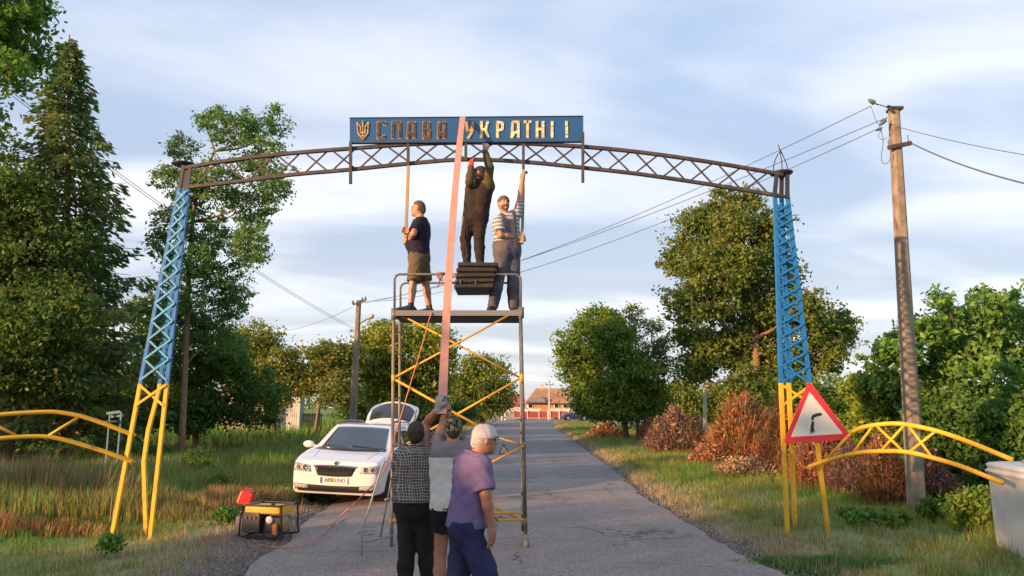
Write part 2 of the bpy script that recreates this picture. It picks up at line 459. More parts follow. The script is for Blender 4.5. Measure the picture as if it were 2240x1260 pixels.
# dry reddish stalks, thinner and taller, left edge and before the car
def patch(name, label, cx_, cy_, rx, ry_, hh, n, colA, seed, lean=0.28, wd=0.012, cat='weeds', m=drym, kind=None, group=None):
    r = np.random.default_rng(seed); a = r.uniform(0, 6.283, n); q = np.sqrt(r.uniform(0, 1, n))
    k = 1 + 0.35 * np.sin(a * 3 + seed) + 0.2 * np.sin(a * 7 + seed * 2)
    x = cx_ + np.cos(a) * q * rx * k; y = cy_ + np.sin(a) * q * ry_ * k
    h = hh * (0.35 + 0.65 * r.uniform(0, 1, n)) * np.sqrt(np.clip(1.1 - q * q, 0.1, 1)) * (1 + 0.25 * vnoise(x, y, 4.0, seed))
    base = np.array(colA)[r.integers(0, len(colA), n)]
    return blades(name, x, y, h, np.full(n, wd), pal(n, base, 0.3, seed + 1), m, lean=lean, seed=seed, kind=kind, label=label, cat=cat, group=group)
TAN = (0.33, 0.20, 0.12); ORG = (0.36, 0.14, 0.065)
g0 = G(545, 1095); patch('dry_weeds', 'pinkish tan dry weeds left of the white car', -5.3, 14.0, 1.1, 0.8, 0.5, 9000, [TAN, TAN, (0.28, 0.2, 0.1), GREEN], 301, kind='stuff')
patch('dry_weeds', 'rust brown stalks below the yellow curved bar at the left edge', -9.3, 14.2, 2.2, 1.0, 1.15, 9000, [RUST, (0.38, 0.24, 0.12), STRAW * 0.9, GREEN], 302, kind='stuff', lean=0.16)
patch('dry_weeds', 'orange dry grass at the left meadow edge', -8.0, 11.6, 1.8, 0.6, 0.35, 7000, [ORG, TAN, YEL], 303, kind='stuff')
# loose gravel on both road edges
def pebbles(n, seed):
    r = np.random.default_rng(seed); y = 5.5 * (40 / 5.5) ** r.uniform(0, 1, n); s = r.integers(0, 2, n)
    d = np.abs(r.normal(0, 0.38, n)) - 0.12
    x = np.where(s == 0, road_l(y) - d, road_r(y) + d); sz = r.uniform(0.006, 0.02, n) * (1 + y / 25)
    z = ground_z(x, y) + 0.02
    base = np.array([[1, 0, 0], [-.5, .87, 0], [-.5, -.87, 0], [0, 0, 1.0]])
    rot = r.uniform(0, 6.28, n); c_, s_ = np.cos(rot), np.sin(rot)
    vx = base[None, :, 0] * c_[:, None] - base[None, :, 1] * s_[:, None]; vy = base[None, :, 0] * s_[:, None] + base[None, :, 1] * c_[:, None]
    v = np.stack([x[:, None] + vx * sz[:, None], y[:, None] + vy * sz[:, None], z[:, None] + base[None, :, 2] * sz[:, None] * 0.7], -1)
    i0 = (np.arange(n) * 4)[:, None]
    f = np.concatenate([i0 + np.array([[0, 1, 3]]), i0 + np.array([[1, 2, 3]]), i0 + np.array([[2, 0, 3]])])
    c = np.repeat(pal(n, (0.2, 0.17, 0.14), 0.4, seed)[:, None], 4, 1)
    obj('gravel', v.reshape(-1, 3), f, drym, cols=c.reshape(-1, 3), kind='stuff', label='loose gravel and crumbs along the asphalt edges', cat='gravel')
pebbles(9000, 55)
LK = np.array([2.75, 3.0, 2.5])
# ================================================================== trees
def leaf_cloud(cent, rad, n_clump, per, clump_r, leaf, r, updrift=0.0, droop=0.0, kl=1.22):
    leaf = leaf * kl
    """leaf quads in clumps spread through ellipsoids. cent (B,3) rad (B,3)"""
    B = len(cent); vol = rad[:, 0] * rad[:, 2] + 1e-6; pb = vol / vol.sum()
    bi = r.choice(B, n_clump, p=pb)
    d = r.normal(0, 1, (n_clump, 3)); d /= np.linalg.norm(d, axis=1)[:, None]
    q = r.uniform(0.25, 1.0, n_clump) ** 0.55
    cc = cent[bi] + d * rad[bi] * q[:, None] * (1 + 0.12 * r.normal(0, 1, (n_clump, 1)))
    cr = clump_r * r.uniform(0.55, 1.35, n_clump)
    ci = np.repeat(np.arange(n_clump), per); n = len(ci)
    o = r.normal(0, 0.5, (n, 3)) * cr[ci][:, None]; o[:, 2] *= 0.6
    o[:, 2] -= droop * np.abs(r.normal(0, 1, n)) * cr[ci]
    p = cc[ci] + o
    nrm = r.normal(0, 1, (n, 3)); nrm[:, 2] += 0.6; nrm /= np.linalg.norm(nrm, axis=1)[:, None]
    a = np.cross(nrm, r.normal(0, 1, (n, 3))); a /= np.linalg.norm(a, axis=1)[:, None]; b = np.cross(nrm, a)
    L = leaf * r.uniform(0.6, 1.4, n)[:, None]
    v = np.empty((n, 4, 3), np.float32)
    v[:, 0] = p - a * L * 0.5; v[:, 1] = p + b * L * 0.28 + a * L * 0.05; v[:, 2] = p + a * L * 0.55; v[:, 3] = p - b * L * 0.28 + a * L * 0.05
    return v, ci, cc, p
def leaf_cols(n, ci, n_clump, palette, r, var=0.2):
    pa = np.array(palette); w = r.uniform(0, 1, (n_clump, len(pa))) ** 3; w /= w.sum(1)[:, None]
    base = w @ pa; return np.clip(LK * base[ci] * (1 + r.normal(0, var, (n, 1))), 0.003, 0.8)
def taper(mb, pts, r0, r1, n=6, mi=0):
    k = len(pts); mb.tube(pts, [r0 + (r1 - r0) * i / (k - 1) for i in range(k)], n=n, mi=mi)
def tree(label, Y, trunk, tr, blobs, palette, leaf=0.09, clumps=260, per=40, clump_r=0.45, seed=1, name='tree', cat='tree', group=None,
         bark=None, spread=1.0, limbs=True, droop=0.0, twigs=60):
    r = np.random.default_rng(seed); rr = random.Random(seed)
    cent = []; rad = []
    for (px, py, rx, ry_) in blobs:
        dy = rr.uniform(-1, 1) * spread
        c = W(px, py, Y + dy); s = PX(Y, c.z)
        cent.append(c); rad.append((rx * s, (rx + ry_) / 2 * s, ry_ * s))
    cent = np.array(cent); rad = np.array(rad)
    tp = [W(a, b, Y) for a, b in trunk]
    tp[0].z = -0.05
    root = thing(name, label, cat, (tp[0].x, tp[0].y, 0), group)
    mb = MB(); tps = smooth_pts(tp, 4)
    taper(mb, tps, tr, tr * 0.3, 8)
    clumps = int(clumps * 1.5)
    v, ci, cc, p = leaf_cloud(cent, rad, clumps, per, clump_r, leaf, r, droop=droop)
    if limbs:
        for c in cent:
            c = Vector(c); hh = [q for q in tps if q.z < c.z - 0.1] or [tps[0]]
            cand = min(hh, key=lambda q: (q - c).length + 0.4 * abs(q.z - (c.z * 0.6 + 0.4 * tps[0].z)))
            m1 = cand.lerp(c, 0.5) + Vector((rr.uniform(-.2, .2), rr.uniform(-.2, .2), -0.12 * (c - cand).length))
            taper(mb, smooth_pts([cand, m1, c], 3), tr * 0.38, tr * 0.1, 5)
        for k in range(twigs):
            q = Vector(cc[rr.randrange(len(cc))]); c = Vector(min(cent, key=lambda e: (Vector(e) - q).length))
            mm = c.lerp(q, 0.5) + Vector((0, 0, -0.1)); taper(mb, [c, mm, q], tr * 0.1, 0.008, 3)
    mb.build('trunk', bark or barkm, root, smooth=True)
    n = len(v); f = np.arange(n * 4).reshape(n, 4)
    obj('crown', v.reshape(-1, 3), f, leafm, root, cols=np.repeat(leaf_cols(n, ci, clumps, palette, r), 4, 0))
    return root
DK = [(0.022, 0.045, 0.012), (0.035, 0.065, 0.015), (0.05, 0.075, 0.018)]
MG = [(0.045, 0.085, 0.018), (0.07, 0.11, 0.02), (0.035, 0.065, 0.015)]
YG = [(0.12, 0.13, 0.02), (0.085, 0.11, 0.02), (0.16, 0.15, 0.03)]
OL = [(0.075, 0.085, 0.02), (0.05, 0.07, 0.018), (0.10, 0.09, 0.025)]
# big willow-leaved tree at the left edge, branch hanging into the top corner
tree('large dark tree whose leafy branch hangs into the top left corner', 13.5, [(-230, 1110), (-210, 700), (-180, 300), (-150, 0)], 0.28,
     [(20, 20, 95, 60), (-60, 90, 100, 80), (60, 110, 60, 45), (-150, 200, 110, 120), (-120, -60, 160, 90), (-220, 330, 90, 120), (20, 150, 40, 40), (-60, 260, 60, 60)], MG, leaf=0.10, clumps=420, per=34, clump_r=0.30, seed=11, droop=0.3)
# spruce
def spruce(label, Y, px, pyt, pyb, halfw, seed, palette, n=230, per=75, group=None):
    rr = random.Random(seed); r = np.random.default_rng(seed)
    base = W(px, pyb, Y); top = W(px + 2, pyt, Y); base.z = 0
    H = top.z; hw = halfw * PX(Y, H * 0.4)
    root = thing('spruce_tree', label, 'tree', (base.x, base.y, 0), group)
    mb = MB(); taper(mb, [base, base.lerp(top, 0.5), top], 0.22, 0.02, 8)
    P_, N_, C_ = [], [], []
    for i in range(n):
        t = ((i + 0.5) / n) ** 0.85        # 0 top .. 1 bottom
        z = H * (1 - 0.92 * t) - 0.1
        Lb = (0.18 + hw * min(1.0, 1.3 * t) ** 0.95) * rr.uniform(0.5, 1.22)
        az = i * 2.399 + rr.uniform(-.3, .3)
        d = Vector((math.cos(az), math.sin(az), 0)); c0 = base.lerp(top, z / H)
        rise = rr.uniform(-0.1, 0.2) - 0.25 * t
        pts = [c0, c0 + d * Lb * 0.5 + Vector((0, 0, Lb * 0.5 * rise - 0.02 * Lb)), c0 + d * Lb + Vector((0, 0, Lb * rise * 0.8 + 0.10 * Lb * rr.uniform(0, 1)))]
        mb.tube(pts, [0.03, 0.018, 0.006], n=4)
        k = int(per * (0.3 + Lb / (hw + .25)))
        u = r.uniform(0.12, 1.0, k) ** 0.8
        a = np.array(pts[0])[None] * ((1 - u) ** 2)[:, None] + 2 * np.array(pts[1])[None] * (u * (1 - u))[:, None] + np.array(pts[2])[None] * (u ** 2)[:, None]
        sd = np.array([-d.y, d.x, 0]); wdt = 0.32 * Lb * (1.05 - u) + 0.10
        sx = r.uniform(-1, 1, k)
        a = a + sd[None] * (sx * wdt)[:, None]
        a[:, 2] += -np.abs(r.normal(0, 0.16, k)) - 0.06 * np.abs(sx)
        P_.append(a); dirn = np.array(d)[None] * 0.6 + sd[None] * (sx * 0.9)[:, None] + r.normal(0, 0.25, (k, 3)); dirn[:, 2] -= 0.45
        N_.append(dirn); C_.append(np.full(k, i))
    p = np.concatenate(P_); a = np.concatenate(N_); a /= np.linalg.norm(a, axis=1)[:, None]; ci = np.concatenate(C_); m = len(p)
    b = np.cross(a, r.normal(0, 1, (m, 3))); b /= np.linalg.norm(b, axis=1)[:, None]
    L = r.uniform(0.14, 0.34, m)[:, None]; w_ = r.uniform(0.03, 0.065, m)[:, None]
    v = np.empty((m, 4, 3), np.float32); v[:, 0] = p; v[:, 1] = p + a * L * 0.5 + b * w_; v[:, 2] = p + a * L; v[:, 3] = p + a * L * 0.5 - b * w_
    mb.build('trunk', barklit, root, smooth=True)
    obj('crown', v.reshape(-1, 3), np.arange(m * 4).reshape(m, 4), leafm, root, cols=np.repeat(leaf_cols(m, ci, n, palette, r, 0.25), 4, 0))
SPR = [(0.03, 0.058, 0.018), (0.05, 0.078, 0.022), (0.025, 0.045, 0.016), (0.095, 0.09, 0.03)]
spruce('tall spruce with drooping boughs at the left, reaching highest of the trees', 23.0, 150, 76, 905, 192, 21, SPR, n=300, per=90)
tree('broad dark tree left of the spruce trunk, at the left picture edge', 21, [(20, 930), (15, 700), (10, 450)], 0.26,
     [(10, 430, 90, 90), (60, 560, 130, 100), (-40, 600, 120, 120), (30, 720, 150, 90), (120, 690, 90, 70), (-60, 800, 120, 100), (90, 800, 90, 60), (-30, 330, 60, 60)], DK + [(0.06, 0.07, 0.02)], leaf=0.11, clumps=620, per=42, clump_r=0.42, seed=12)
tree('tall feathery acacia with brown trunk behind the left tower', 24, [(400, 945), (408, 740), (415, 560), (432, 420), (470, 330)], 0.12,
     [(520, 275, 75, 40), (612, 270, 26, 40), (400, 325, 34, 28), (455, 265, 24, 26), (570, 330, 60, 40), (600, 400, 45, 45), (390, 400, 58, 40), (480, 395, 60, 50), (540, 450, 70, 50), (375, 485, 45, 40), (460, 520, 60, 45), (550, 530, 40, 50), (370, 570, 28, 30),
      (480, 610, 58, 45), (450, 680, 85, 45), (520, 650, 42, 30), (390, 640, 45, 50), (350, 540, 22, 40), (430, 570, 45, 40), (400, 720, 60, 40), (470, 740, 60, 40), (530, 560, 30, 30), (560, 360, 40, 40), (430, 450, 40, 35)], [(0.05, 0.095, 0.03), (0.075, 0.115, 0.035), (0.04, 0.07, 0.022)], leaf=0.085, clumps=760, per=36, clump_r=0.24, seed=13, bark=barklit, droop=0.1)
tree('dark dense bush mass at the foot of the left tower', 28, [(430, 950), (430, 880), (430, 800)], 0.14,
     [(430, 770, 90, 60), (350, 830, 85, 70), (470, 860, 100, 80), (560, 880, 70, 65), (390, 900, 120, 50), (330, 700, 50, 60), (500, 780, 50, 40), (310, 880, 80, 60)], DK, leaf=0.12, clumps=520, per=44, clump_r=0.42, name='bush', cat='bush', seed=14)
tree('dark bushes under the spruce beyond the left yellow bar', 30, [(190, 950), (190, 880), (190, 850)], 0.14,
     [(160, 850, 110, 65), (60, 860, 110, 60), (240, 870, 80, 60), (-50, 860, 110, 70), (205, 780, 60, 55), (120, 905, 130, 30)], DK + OL[:1], leaf=0.13, clumps=460, per=40, clump_r=0.45, name='bush', cat='bush', seed=15)
tree('olive green tree above the small shed', 44, [(600, 940), (598, 860), (590, 780)], 0.16,
     [(560, 745, 55, 35), (600, 790, 60, 50), (560, 830, 60, 45), (535, 770, 40, 50), (630, 830, 35, 45), (650, 800, 14, 40), (580, 870, 50, 30)], OL + YG[:1], leaf=0.15, clumps=330, per=36, clump_r=0.5, seed=16)
tree('bushy tree with several bare orange stems right of the shed', 43, [(688, 930), (700, 880), (715, 820)], 0.13,
     [(710, 775, 45, 28), (760, 790, 50, 45), (690, 820, 35, 26), (745, 850, 50, 40), (670, 850, 25, 20)], OL, leaf=0.15, clumps=260, per=36, clump_r=0.5, seed=17, bark=barklit)
tree('large yellow green tree behind the street lamp and scaffold', 47, [(880, 940), (878, 860), (870, 780)], 0.24,
     [(840, 740, 60, 35), (915, 730, 65, 30), (960, 760, 30, 50), (880, 790, 95, 50), (830, 820, 50, 50), (930, 840, 60, 50), (880, 870, 80, 40), (980, 800, 15, 45), (800, 780, 28, 40)], YG + OL[:2], leaf=0.16, clumps=640, per=40, clump_r=0.55, seed=18)
tree('round dense tree at the far bend left of the lamp post', 78, [(1055, 925), (1055, 880), (1050, 840)], 0.3,
     [(1050, 800, 45, 28), (1020, 830, 40, 30), (1085, 830, 38, 40), (1050, 860, 60, 40), (1000, 870, 35, 40), (1095, 870, 30, 35), (1030, 900, 60, 22)], YG[:2] + OL + DK[:1], leaf=0.24, clumps=420, per=32, clump_r=0.8, seed=19)
tree('dark bush filling the roadside behind the two workers', 52, [(930, 935), (930, 915), (930, 900)], 0.12,
     [(950, 905, 60, 30), (1000, 905, 50, 26), (890, 915, 45, 28), (830, 900, 45, 40), (770, 890, 30, 35)], DK + MG[:1], leaf=0.16, clumps=330, per=36, clump_r=0.5, name='bush', cat='bush', seed=20)
# right side
tree('bushy green tree with slender dark trunk beside the road bend', 40, [(1373, 966), (1362, 900), (1350, 820), (1330, 760)], 0.17,
     [(1310, 700, 50, 30), (1285, 750, 62, 45), (1345, 745, 50, 50), (1270, 810, 52, 45), (1340, 820, 80, 55), (1410, 840, 55, 55), (1300, 870, 60, 45), (1380, 890, 80, 35), (1440, 880, 35, 30), (1240, 770, 26, 30), (1315, 905, 40, 20)], MG + YG[:1] + DK[:1], leaf=0.13, clumps=760, per=42, clump_r=0.42, seed=22, twigs=90)
tree('thin sparse tree with airy branches behind the bushy roadside tree', 42, [(1395, 950), (1393, 850), (1390, 760), (1386, 690)], 0.11,
     [(1388, 690, 22, 24), (1430, 715, 26, 20), (1375, 730, 35, 25), (1440, 760, 28, 25), (1405, 790, 50, 30), (1460, 800, 22, 18), (1350, 690, 12, 14)], [(0.05, 0.07, 0.03), (0.07, 0.075, 0.03)], leaf=0.12, clumps=170, per=26, clump_r=0.42, seed=23, bark=barklit)
tree('tall broad chestnut tree behind the right tower', 37, [(1660, 980), (1655, 850), (1650, 700), (1625, 560)], 0.33,
     [(1600, 440, 68, 30), (1555, 490, 75, 45), (1640, 500, 80, 55), (1500, 560, 58, 50), (1590, 590, 95, 60), (1680, 600, 70, 70), (1530, 660, 75, 50), (1640, 700, 95, 60), (1740, 680, 70, 50), (1810, 710, 65, 40), (1570, 760, 70, 50), (1690, 790, 90, 55), (1790, 780, 70, 45), (1520, 810, 45, 35), (1830, 740, 50, 30), (1640, 850, 80, 40), (1740, 860, 70, 35), (1500, 730, 40, 26)],
     [(0.04, 0.065, 0.016), (0.07, 0.085, 0.02), (0.03, 0.05, 0.014), (0.09, 0.09, 0.025)], leaf=0.16, clumps=1150, per=44, clump_r=0.5, seed=24, spread=1.6, twigs=120, bark=barklit)
tree('dark shrubs along the horizon behind the dry weeds', 58, [(1500, 945), (1500, 920), (1500, 890)], 0.12,
     [(1490, 870, 60, 38), (1560, 885, 60, 30), (1440, 890, 50, 26), (1620, 890, 50, 24), (1520, 910, 70, 20)], OL + YG[:1] + MG[:1], leaf=0.2, clumps=340, per=34, clump_r=0.6, name='bush', cat='bush', seed=25)
tree('walnut tree with pale green drooping leaves right of the concrete pole', 17.5, [(2120, 1080), (2115, 950), (2110, 820)], 0.17,
     [(2085, 690, 50, 36), (2180, 670, 65, 34), (2030, 720, 60, 35), (2130, 740, 90, 50), (1960, 770, 50, 35), (2230, 740, 50, 80), (2050, 800, 80, 45), (2160, 830, 90, 60), (1930, 830, 50, 35), (2250, 850, 60, 70), (1990, 870, 60, 40), (2140, 640, 30, 14), (2205, 640, 26, 14), (2065, 655, 26, 18), (1915, 790, 26, 20), (1955, 735, 22, 14)], [(0.055, 0.10, 0.028), (0.075, 0.125, 0.03), (0.035, 0.07, 0.018)], leaf=0.12, clumps=340, per=36, clump_r=0.22, seed=26, spread=0.8, droop=0.25)
tree('dark hedge thicket at the foot of the walnut tree', 16.0, [(2110, 1090), (2110, 1040), (2110, 980)], 0.12,
     [(2070, 930, 80, 60), (2180, 930, 90, 60), (2110, 1010, 90, 55), (2200, 1010, 90, 55), (2250, 960, 60, 90), (2030, 1010, 40, 50), (2150, 1070, 80, 30)], DK + MG[:1], leaf=0.10, clumps=620, per=42, clump_r=0.25, name='bush', cat='bush', seed=27, spread=0.6)
tree('low yellow green sapling between the warning sign and the pole', 19, [(1890, 1030), (1888, 980), (1885, 900)], 0.06,
     [(1885, 850, 34, 26), (1905, 890, 38, 30), (1880, 930, 40, 30), (1930, 900, 30, 30)], YG[:2] + MG[:1], leaf=0.11, clumps=170, per=30, clump_r=0.22, seed=28, twigs=30)
tree('dark thicket behind the right tower and red weeds', 27, [(1820, 985), (1820, 960), (1820, 900)], 0.12,
     [(1760, 880, 60, 50), (1840, 880, 60, 45), (1900, 920, 60, 60), (1960, 930, 60, 60), (1830, 940, 80, 40), (2000, 880, 50, 50)], DK, leaf=0.13, clumps=460, per=40, clump_r=0.36, name='bush', cat='bush', seed=29)
# far woods closing the horizon
def far_woods():
    r = np.random.default_rng(77); cs = []; rs = []
    for px in range(-300, 2600, 26):
        if 1100 < px < 1255: continue
        Y = 150 + r.uniform(-8, 8); c = W(px, 872 + r.uniform(-8, 8), Y); cs.append((c.x, c.y, max(c.z, 2.0))); rs.append((3.2, 2.5, 2.6 + r.uniform(0, 2)))
    v, ci, cc, p = leaf_cloud(np.array(cs), np.array(rs), 1500, 26, 1.0, 0.5, r)
    obj('far_woods', v.reshape(-1, 3), np.arange(len(v) * 4).reshape(-1, 4), leafm, cols=np.repeat(leaf_cols(len(v), ci, 1500, OL + MG, r), 4, 0), kind='stuff', label='far wood closing the horizon', cat='woods')
far_woods()
# row of trees beside and behind the camera, whose shade lies over the near road
for i, off in enumerate((-33, -27.5, -22.5, -18, -13.2, -9.6, -2.8, 0.6, 4.2, 8.5, 13)):
    rr_ = random.Random(400 + i)
    cx_ = -17.6 + 0.60 * off + rr_.uniform(-.6, .6); cy_ = -4.2 - 0.80 * off + rr_.uniform(-.6, .6)
    H = (5.9, 6.0, 6.2, 6.0, 5.8, 5.0, 5.3, 6.2, 6.3, 6.2, 6.0)[i]
    r = np.random.default_rng(500 + i)
    root = thing('linden_tree', 'roadside tree beside and behind the camera, shading the near road', 'tree', (cx_, cy_, 0), 'trees behind the camera')
    mb = MB(); taper(mb, [(cx_, cy_, -0.05), (cx_, cy_, H * 0.4), (cx_ + .1, cy_, H * 0.8)], 0.16, 0.05, 7); mb.build('trunk', barkm, root, smooth=True)
    B = 9; cs = np.array([cx_, cy_, H * 0.52]) + r.uniform(-1, 1, (B, 3)) * np.array([1.3, 1.3, H * 0.30]); rs = np.full((B, 3), 1.15)
    v, ci, cc, p = leaf_cloud(cs, rs, 150, 22, 0.4, 0.26, r)
    obj('crown', v.reshape(-1, 3), np.arange(len(v) * 4).reshape(-1, 4), leafm, root, cols=np.repeat(leaf_cols(len(v), ci, 150, MG, r), 4, 0))
# ------------------------------------------------------------------ dry bushes: many fine upright stalks each
def dry_bush(label, px, py_base, half, h, Y, n, palette, seed, lean=0.22, wd=0.02, name='dry_bush', up=1.0):
    rr = np.random.default_rng(seed); g = W(px, py_base, Y); rx = half * PX(Y, 0.5)
    a = rr.uniform(0, 6.283, n); q = rr.uniform(0, 1, n) ** 0.6
    x = g.x + np.cos(a) * q * rx; y = Y + np.sin(a) * q * rx * 0.8
    prof = np.clip(1.02 - q ** 1.6, 0.05, 1) ** .7 * (1 + 0.45 * vnoise(x, y, 2.2, seed) + .35 * vnoise(x, y, 7.0, seed + 8)) * rr.uniform(.75, 1.15, n)
    zt = ground_z(x, y); zb = zt + rr.uniform(0, 1, n) ** 0.8 * h * prof * 0.78
    hh = h * rr.uniform(0.12, 0.30, n)
    base = np.array(palette)[np.clip(((vnoise(x, zb * 2 + y, 2.0, seed + 1) + 1 + rr.normal(0, .35, n)) / 2 * len(palette)).astype(int), 0, len(palette) - 1)]
    c = pal(n, base, 0.32, seed + 2)
    root = thing(name, label, 'bush', (g.x, g.y, 0)); k = slice(0, n // 2)
    blades('stalks', x[k], y[k], hh[k], np.full(n // 2, wd), c[k], drym, lean=lean + .25, seed=seed, z=zb[k], kind=None, parent=root)
    m_ = n - n // 2; k = slice(n // 2, n)
    pc_ = np.stack([x[k], y[k], zb[k] + hh[k] * .6], 1) + rr.normal(0, .05, (m_, 3))
    nr = rr.normal(0, 1, (m_, 3)); nr /= np.linalg.norm(nr, axis=1)[:, None]; ta = np.cross(nr, rr.normal(0, 1, (m_, 3))); ta /= np.linalg.norm(ta, axis=1)[:, None]; tb_ = np.cross(nr, ta)
    Lq = wd * 3.2 * rr.uniform(.5, 1.5, m_)[:, None]; v = np.stack([pc_ - ta * Lq, pc_ + tb_ * Lq * .4, pc_ + ta * Lq, pc_ - tb_ * Lq * .4], 1)
    obj('leaves', v.reshape(-1, 3), np.arange(m_ * 4).reshape(m_, 4), drym, root, cols=np.repeat(c[k], 4, 0))
    return root
RED = [(0.36, 0.125, 0.06), (0.44, 0.175, 0.08), (0.28, 0.11, 0.06), (0.46, 0.24, 0.12), (0.14, 0.16, 0.05), (0.38, 0.14, 0.065)]
BRN = [(0.21, 0.135, 0.11), (0.27, 0.15, 0.12), (0.17, 0.12, 0.085), (0.32, 0.20, 0.13)]
PNK = [(0.42, 0.22, 0.14), (0.36, 0.16, 0.09), (0.30, 0.20, 0.11)]
dry_bush('tall rusty red dry bush with a peaked top left of the right tower', 1632, 1010, 82, 2.35, 24.5, 24000, RED, 601, wd=0.024, lean=0.5)
dry_bush('dull brown dry bush left of the tall red one', 1488, 985, 72, 1.75, 30, 15000, BRN + MG[:1], 602, wd=0.026, lean=0.6)
dry_bush('small bright orange dry bush beside the slim roadside trunk', 1430, 965, 34, 1.4, 39, 6000, PNK, 603, wd=0.03, lean=0.6)
dry_bush('low orange scrub under the bushy roadside tree', 1325, 945, 42, 0.95, 44, 5000, PNK + RED[:1], 604, wd=0.03, lean=0.6)
dry_bush('red dry bush behind the yellow legs of the right tower', 1722, 1030, 60, 1.75, 20.5, 13000, RED + PNK[:1], 605, wd=0.02, lean=0.55)
dry_bush('orange brown dry weeds below the warning triangle', 1800, 1060, 62, 1.35, 17.5, 11000, RED[:2] + BRN[:2], 606, wd=0.017, lean=0.55)
dry_bush('brown and purple weeds under the middle of the right curved bar', 1880, 1070, 58, 1.3, 16.2, 11000, BRN + PNK[2:], 607, wd=0.016, lean=0.55)
dry_bush('bright red dry weeds left of the concrete pole foot', 1945, 1100, 48, 1.3, 14.6, 10000, RED, 608, wd=0.015, lean=0.5)
dry_bush('dark red weeds right of the concrete pole', 2050, 1110, 45, 1.0, 14.2, 7000, BRN[:2] + RED[2:3] + DK[1:2], 609, wd=0.014, lean=0.5)
dry_bush('pale tan dry grass heap in front of the red bush', 1640, 1040, 75, 0.55, 20.5, 8000, [TAN, tuple(STRAW), ORG], 610, wd=0.016, lean=0.9)
dry_bush('pinkish dry scrub between the red bush and the right verge', 1560, 1020, 50, 0.7, 24, 6000, PNK + [TAN], 611, wd=0.02, lean=0.9)
# green plants close by
def leafy_plant(label, px, py, half, h, n, palette, seed, Y=None, leaf=0.07, name='leafy_plant'):
    g = G(px, py); r = np.random.default_rng(seed); rx = half * PX(g.y, 0.3)
    root = thing(name, label, 'plant', (g.x, g.y, 0))
    mb = MB(); cs = []
    for k in range(9):
        a = r.uniform(0, 6.28); d = r.uniform(0.1, 0.9) * rx; tip = Vector((g.x + math.cos(a) * d, g.y + math.sin(a) * d, h * r.uniform(0.5, 1.0)))
        mb.tube([(g.x, g.y, 0), Vector((g.x, g.y, 0)).lerp(tip, 0.5) + Vector((0, 0, h * 0.1)), tip], 0.006, n=4); cs.append(tip)
    mb.build('stem', drymstem, root)
    cs = np.array([tuple(q) for q in cs]); v, ci, cc, p = leaf_cloud(cs * np.array([1, 1, 0.6]) + np.array([0, 0, 0.05]), np.full((9, 3), 0.45) * np.array([rx, rx, h * 0.8]), 60, n // 60, 0.10, leaf, r)
    v[..., 2] = np.maximum(v[..., 2], 0.02)
    obj('foliage', v.reshape(-1, 3), np.arange(len(v) * 4).reshape(-1, 4), leafm, root, cols=np.repeat(leaf_cols(len(v), ci, 60, palette, r), 4, 0))
drymstem = mat('green_stem', (0.07, 0.09, 0.03), 0.8)
leafy_plant('pale green nettle clump right of the concrete pole foot', 2120, 1170, 40, 0.75, 1900, YG[:2] + MG, 701)
leafy_plant('dark green low plant at the concrete pole foot', 2040, 1150, 24, 0.4, 900, DK + MG[:1], 702)
leafy_plant('green creeper patch left of the concrete pole', 1920, 1160, 75, 0.28, 2600, MG, 703)
_g = G(1790, 1250); patch('grass_tuft', 'lush green grass patch at the lower right road edge', _g.x + .1, _g.y + .25, .95, .5, .13, 9000, [(0.09, 0.24, 0.045), (0.12, 0.29, 0.05), (0.07, 0.18, 0.035)], 704, kind='stuff', lean=.5, wd=.008, cat='grass', m=leafm)
leafy_plant('small leafy weed on the dry verge at lower left', 232, 1215, 22, 0.22, 500, MG, 705, leaf=0.05)
leafy_plant('green weed tuft between the generator and the car', 650, 1098, 32, 0.22, 1100, MG, 706, leaf=0.05)
leafy_plant('green weed tuft in front of the car bumper', 700, 1096, 26, 0.2, 900, MG, 707, leaf=0.05)
leafy_plant('tall pale flowering weed behind the left tower legs', 430, 1060, 34, .95, 1100, YG[:2] + MG, 709, leaf=.05)
leafy_plant('bushy green weed in the meadow left of the fuel can', 480, 1085, 36, .6, 1200, MG, 710, leaf=.05)
leafy_plant('broad green weed under the left yellow bar', 120, 1075, 60, .8, 1500, MG + YG[:1], 711, leaf=.06)
leafy_plant('green weed beside the left end of the generator', 500, 1150, 30, 0.25, 1000, MG, 708, leaf=0.05)
# ================================================================== far houses, fences, shed
brick_or = mat('orange_wall', (0.42, 0.24, 0.13), 0.85, noise=0.15, scale=1.5)
tile_br = mat('brown_tile', (0.34, 0.21, 0.13), 0.85, noise=0.3, scale=1.2)
slate = mat('grey_slate', (0.17, 0.16, 0.165), 0.8, noise=0.25, scale=2)
redsheet = mat('red_sheet', (0.30, 0.05, 0.06), 0.5, noise=0.12, scale=1)
redroof = mat('crimson_roof', (0.34, 0.07, 0.09), 0.45, noise=0.12, scale=1)
cream = mat('cream_wall', (0.62, 0.57, 0.42), 0.85, noise=0.08, scale=1)
greyw = mat('grey_plaster', (0.42, 0.40, 0.38), 0.9, noise=0.15, scale=3)
darkglass = mat('dark_glass', (0.02, 0.025, 0.03), 0.08, noise=0.1, spec=0.9)
woodg = mat('grey_wood', (0.22, 0.19, 0.16), 0.9, noise=0.3, scale=5, bump=0.4)
whitep = mat('white_paint', (0.72, 0.70, 0.66), 0.6, noise=0.06)
YH = 118.0
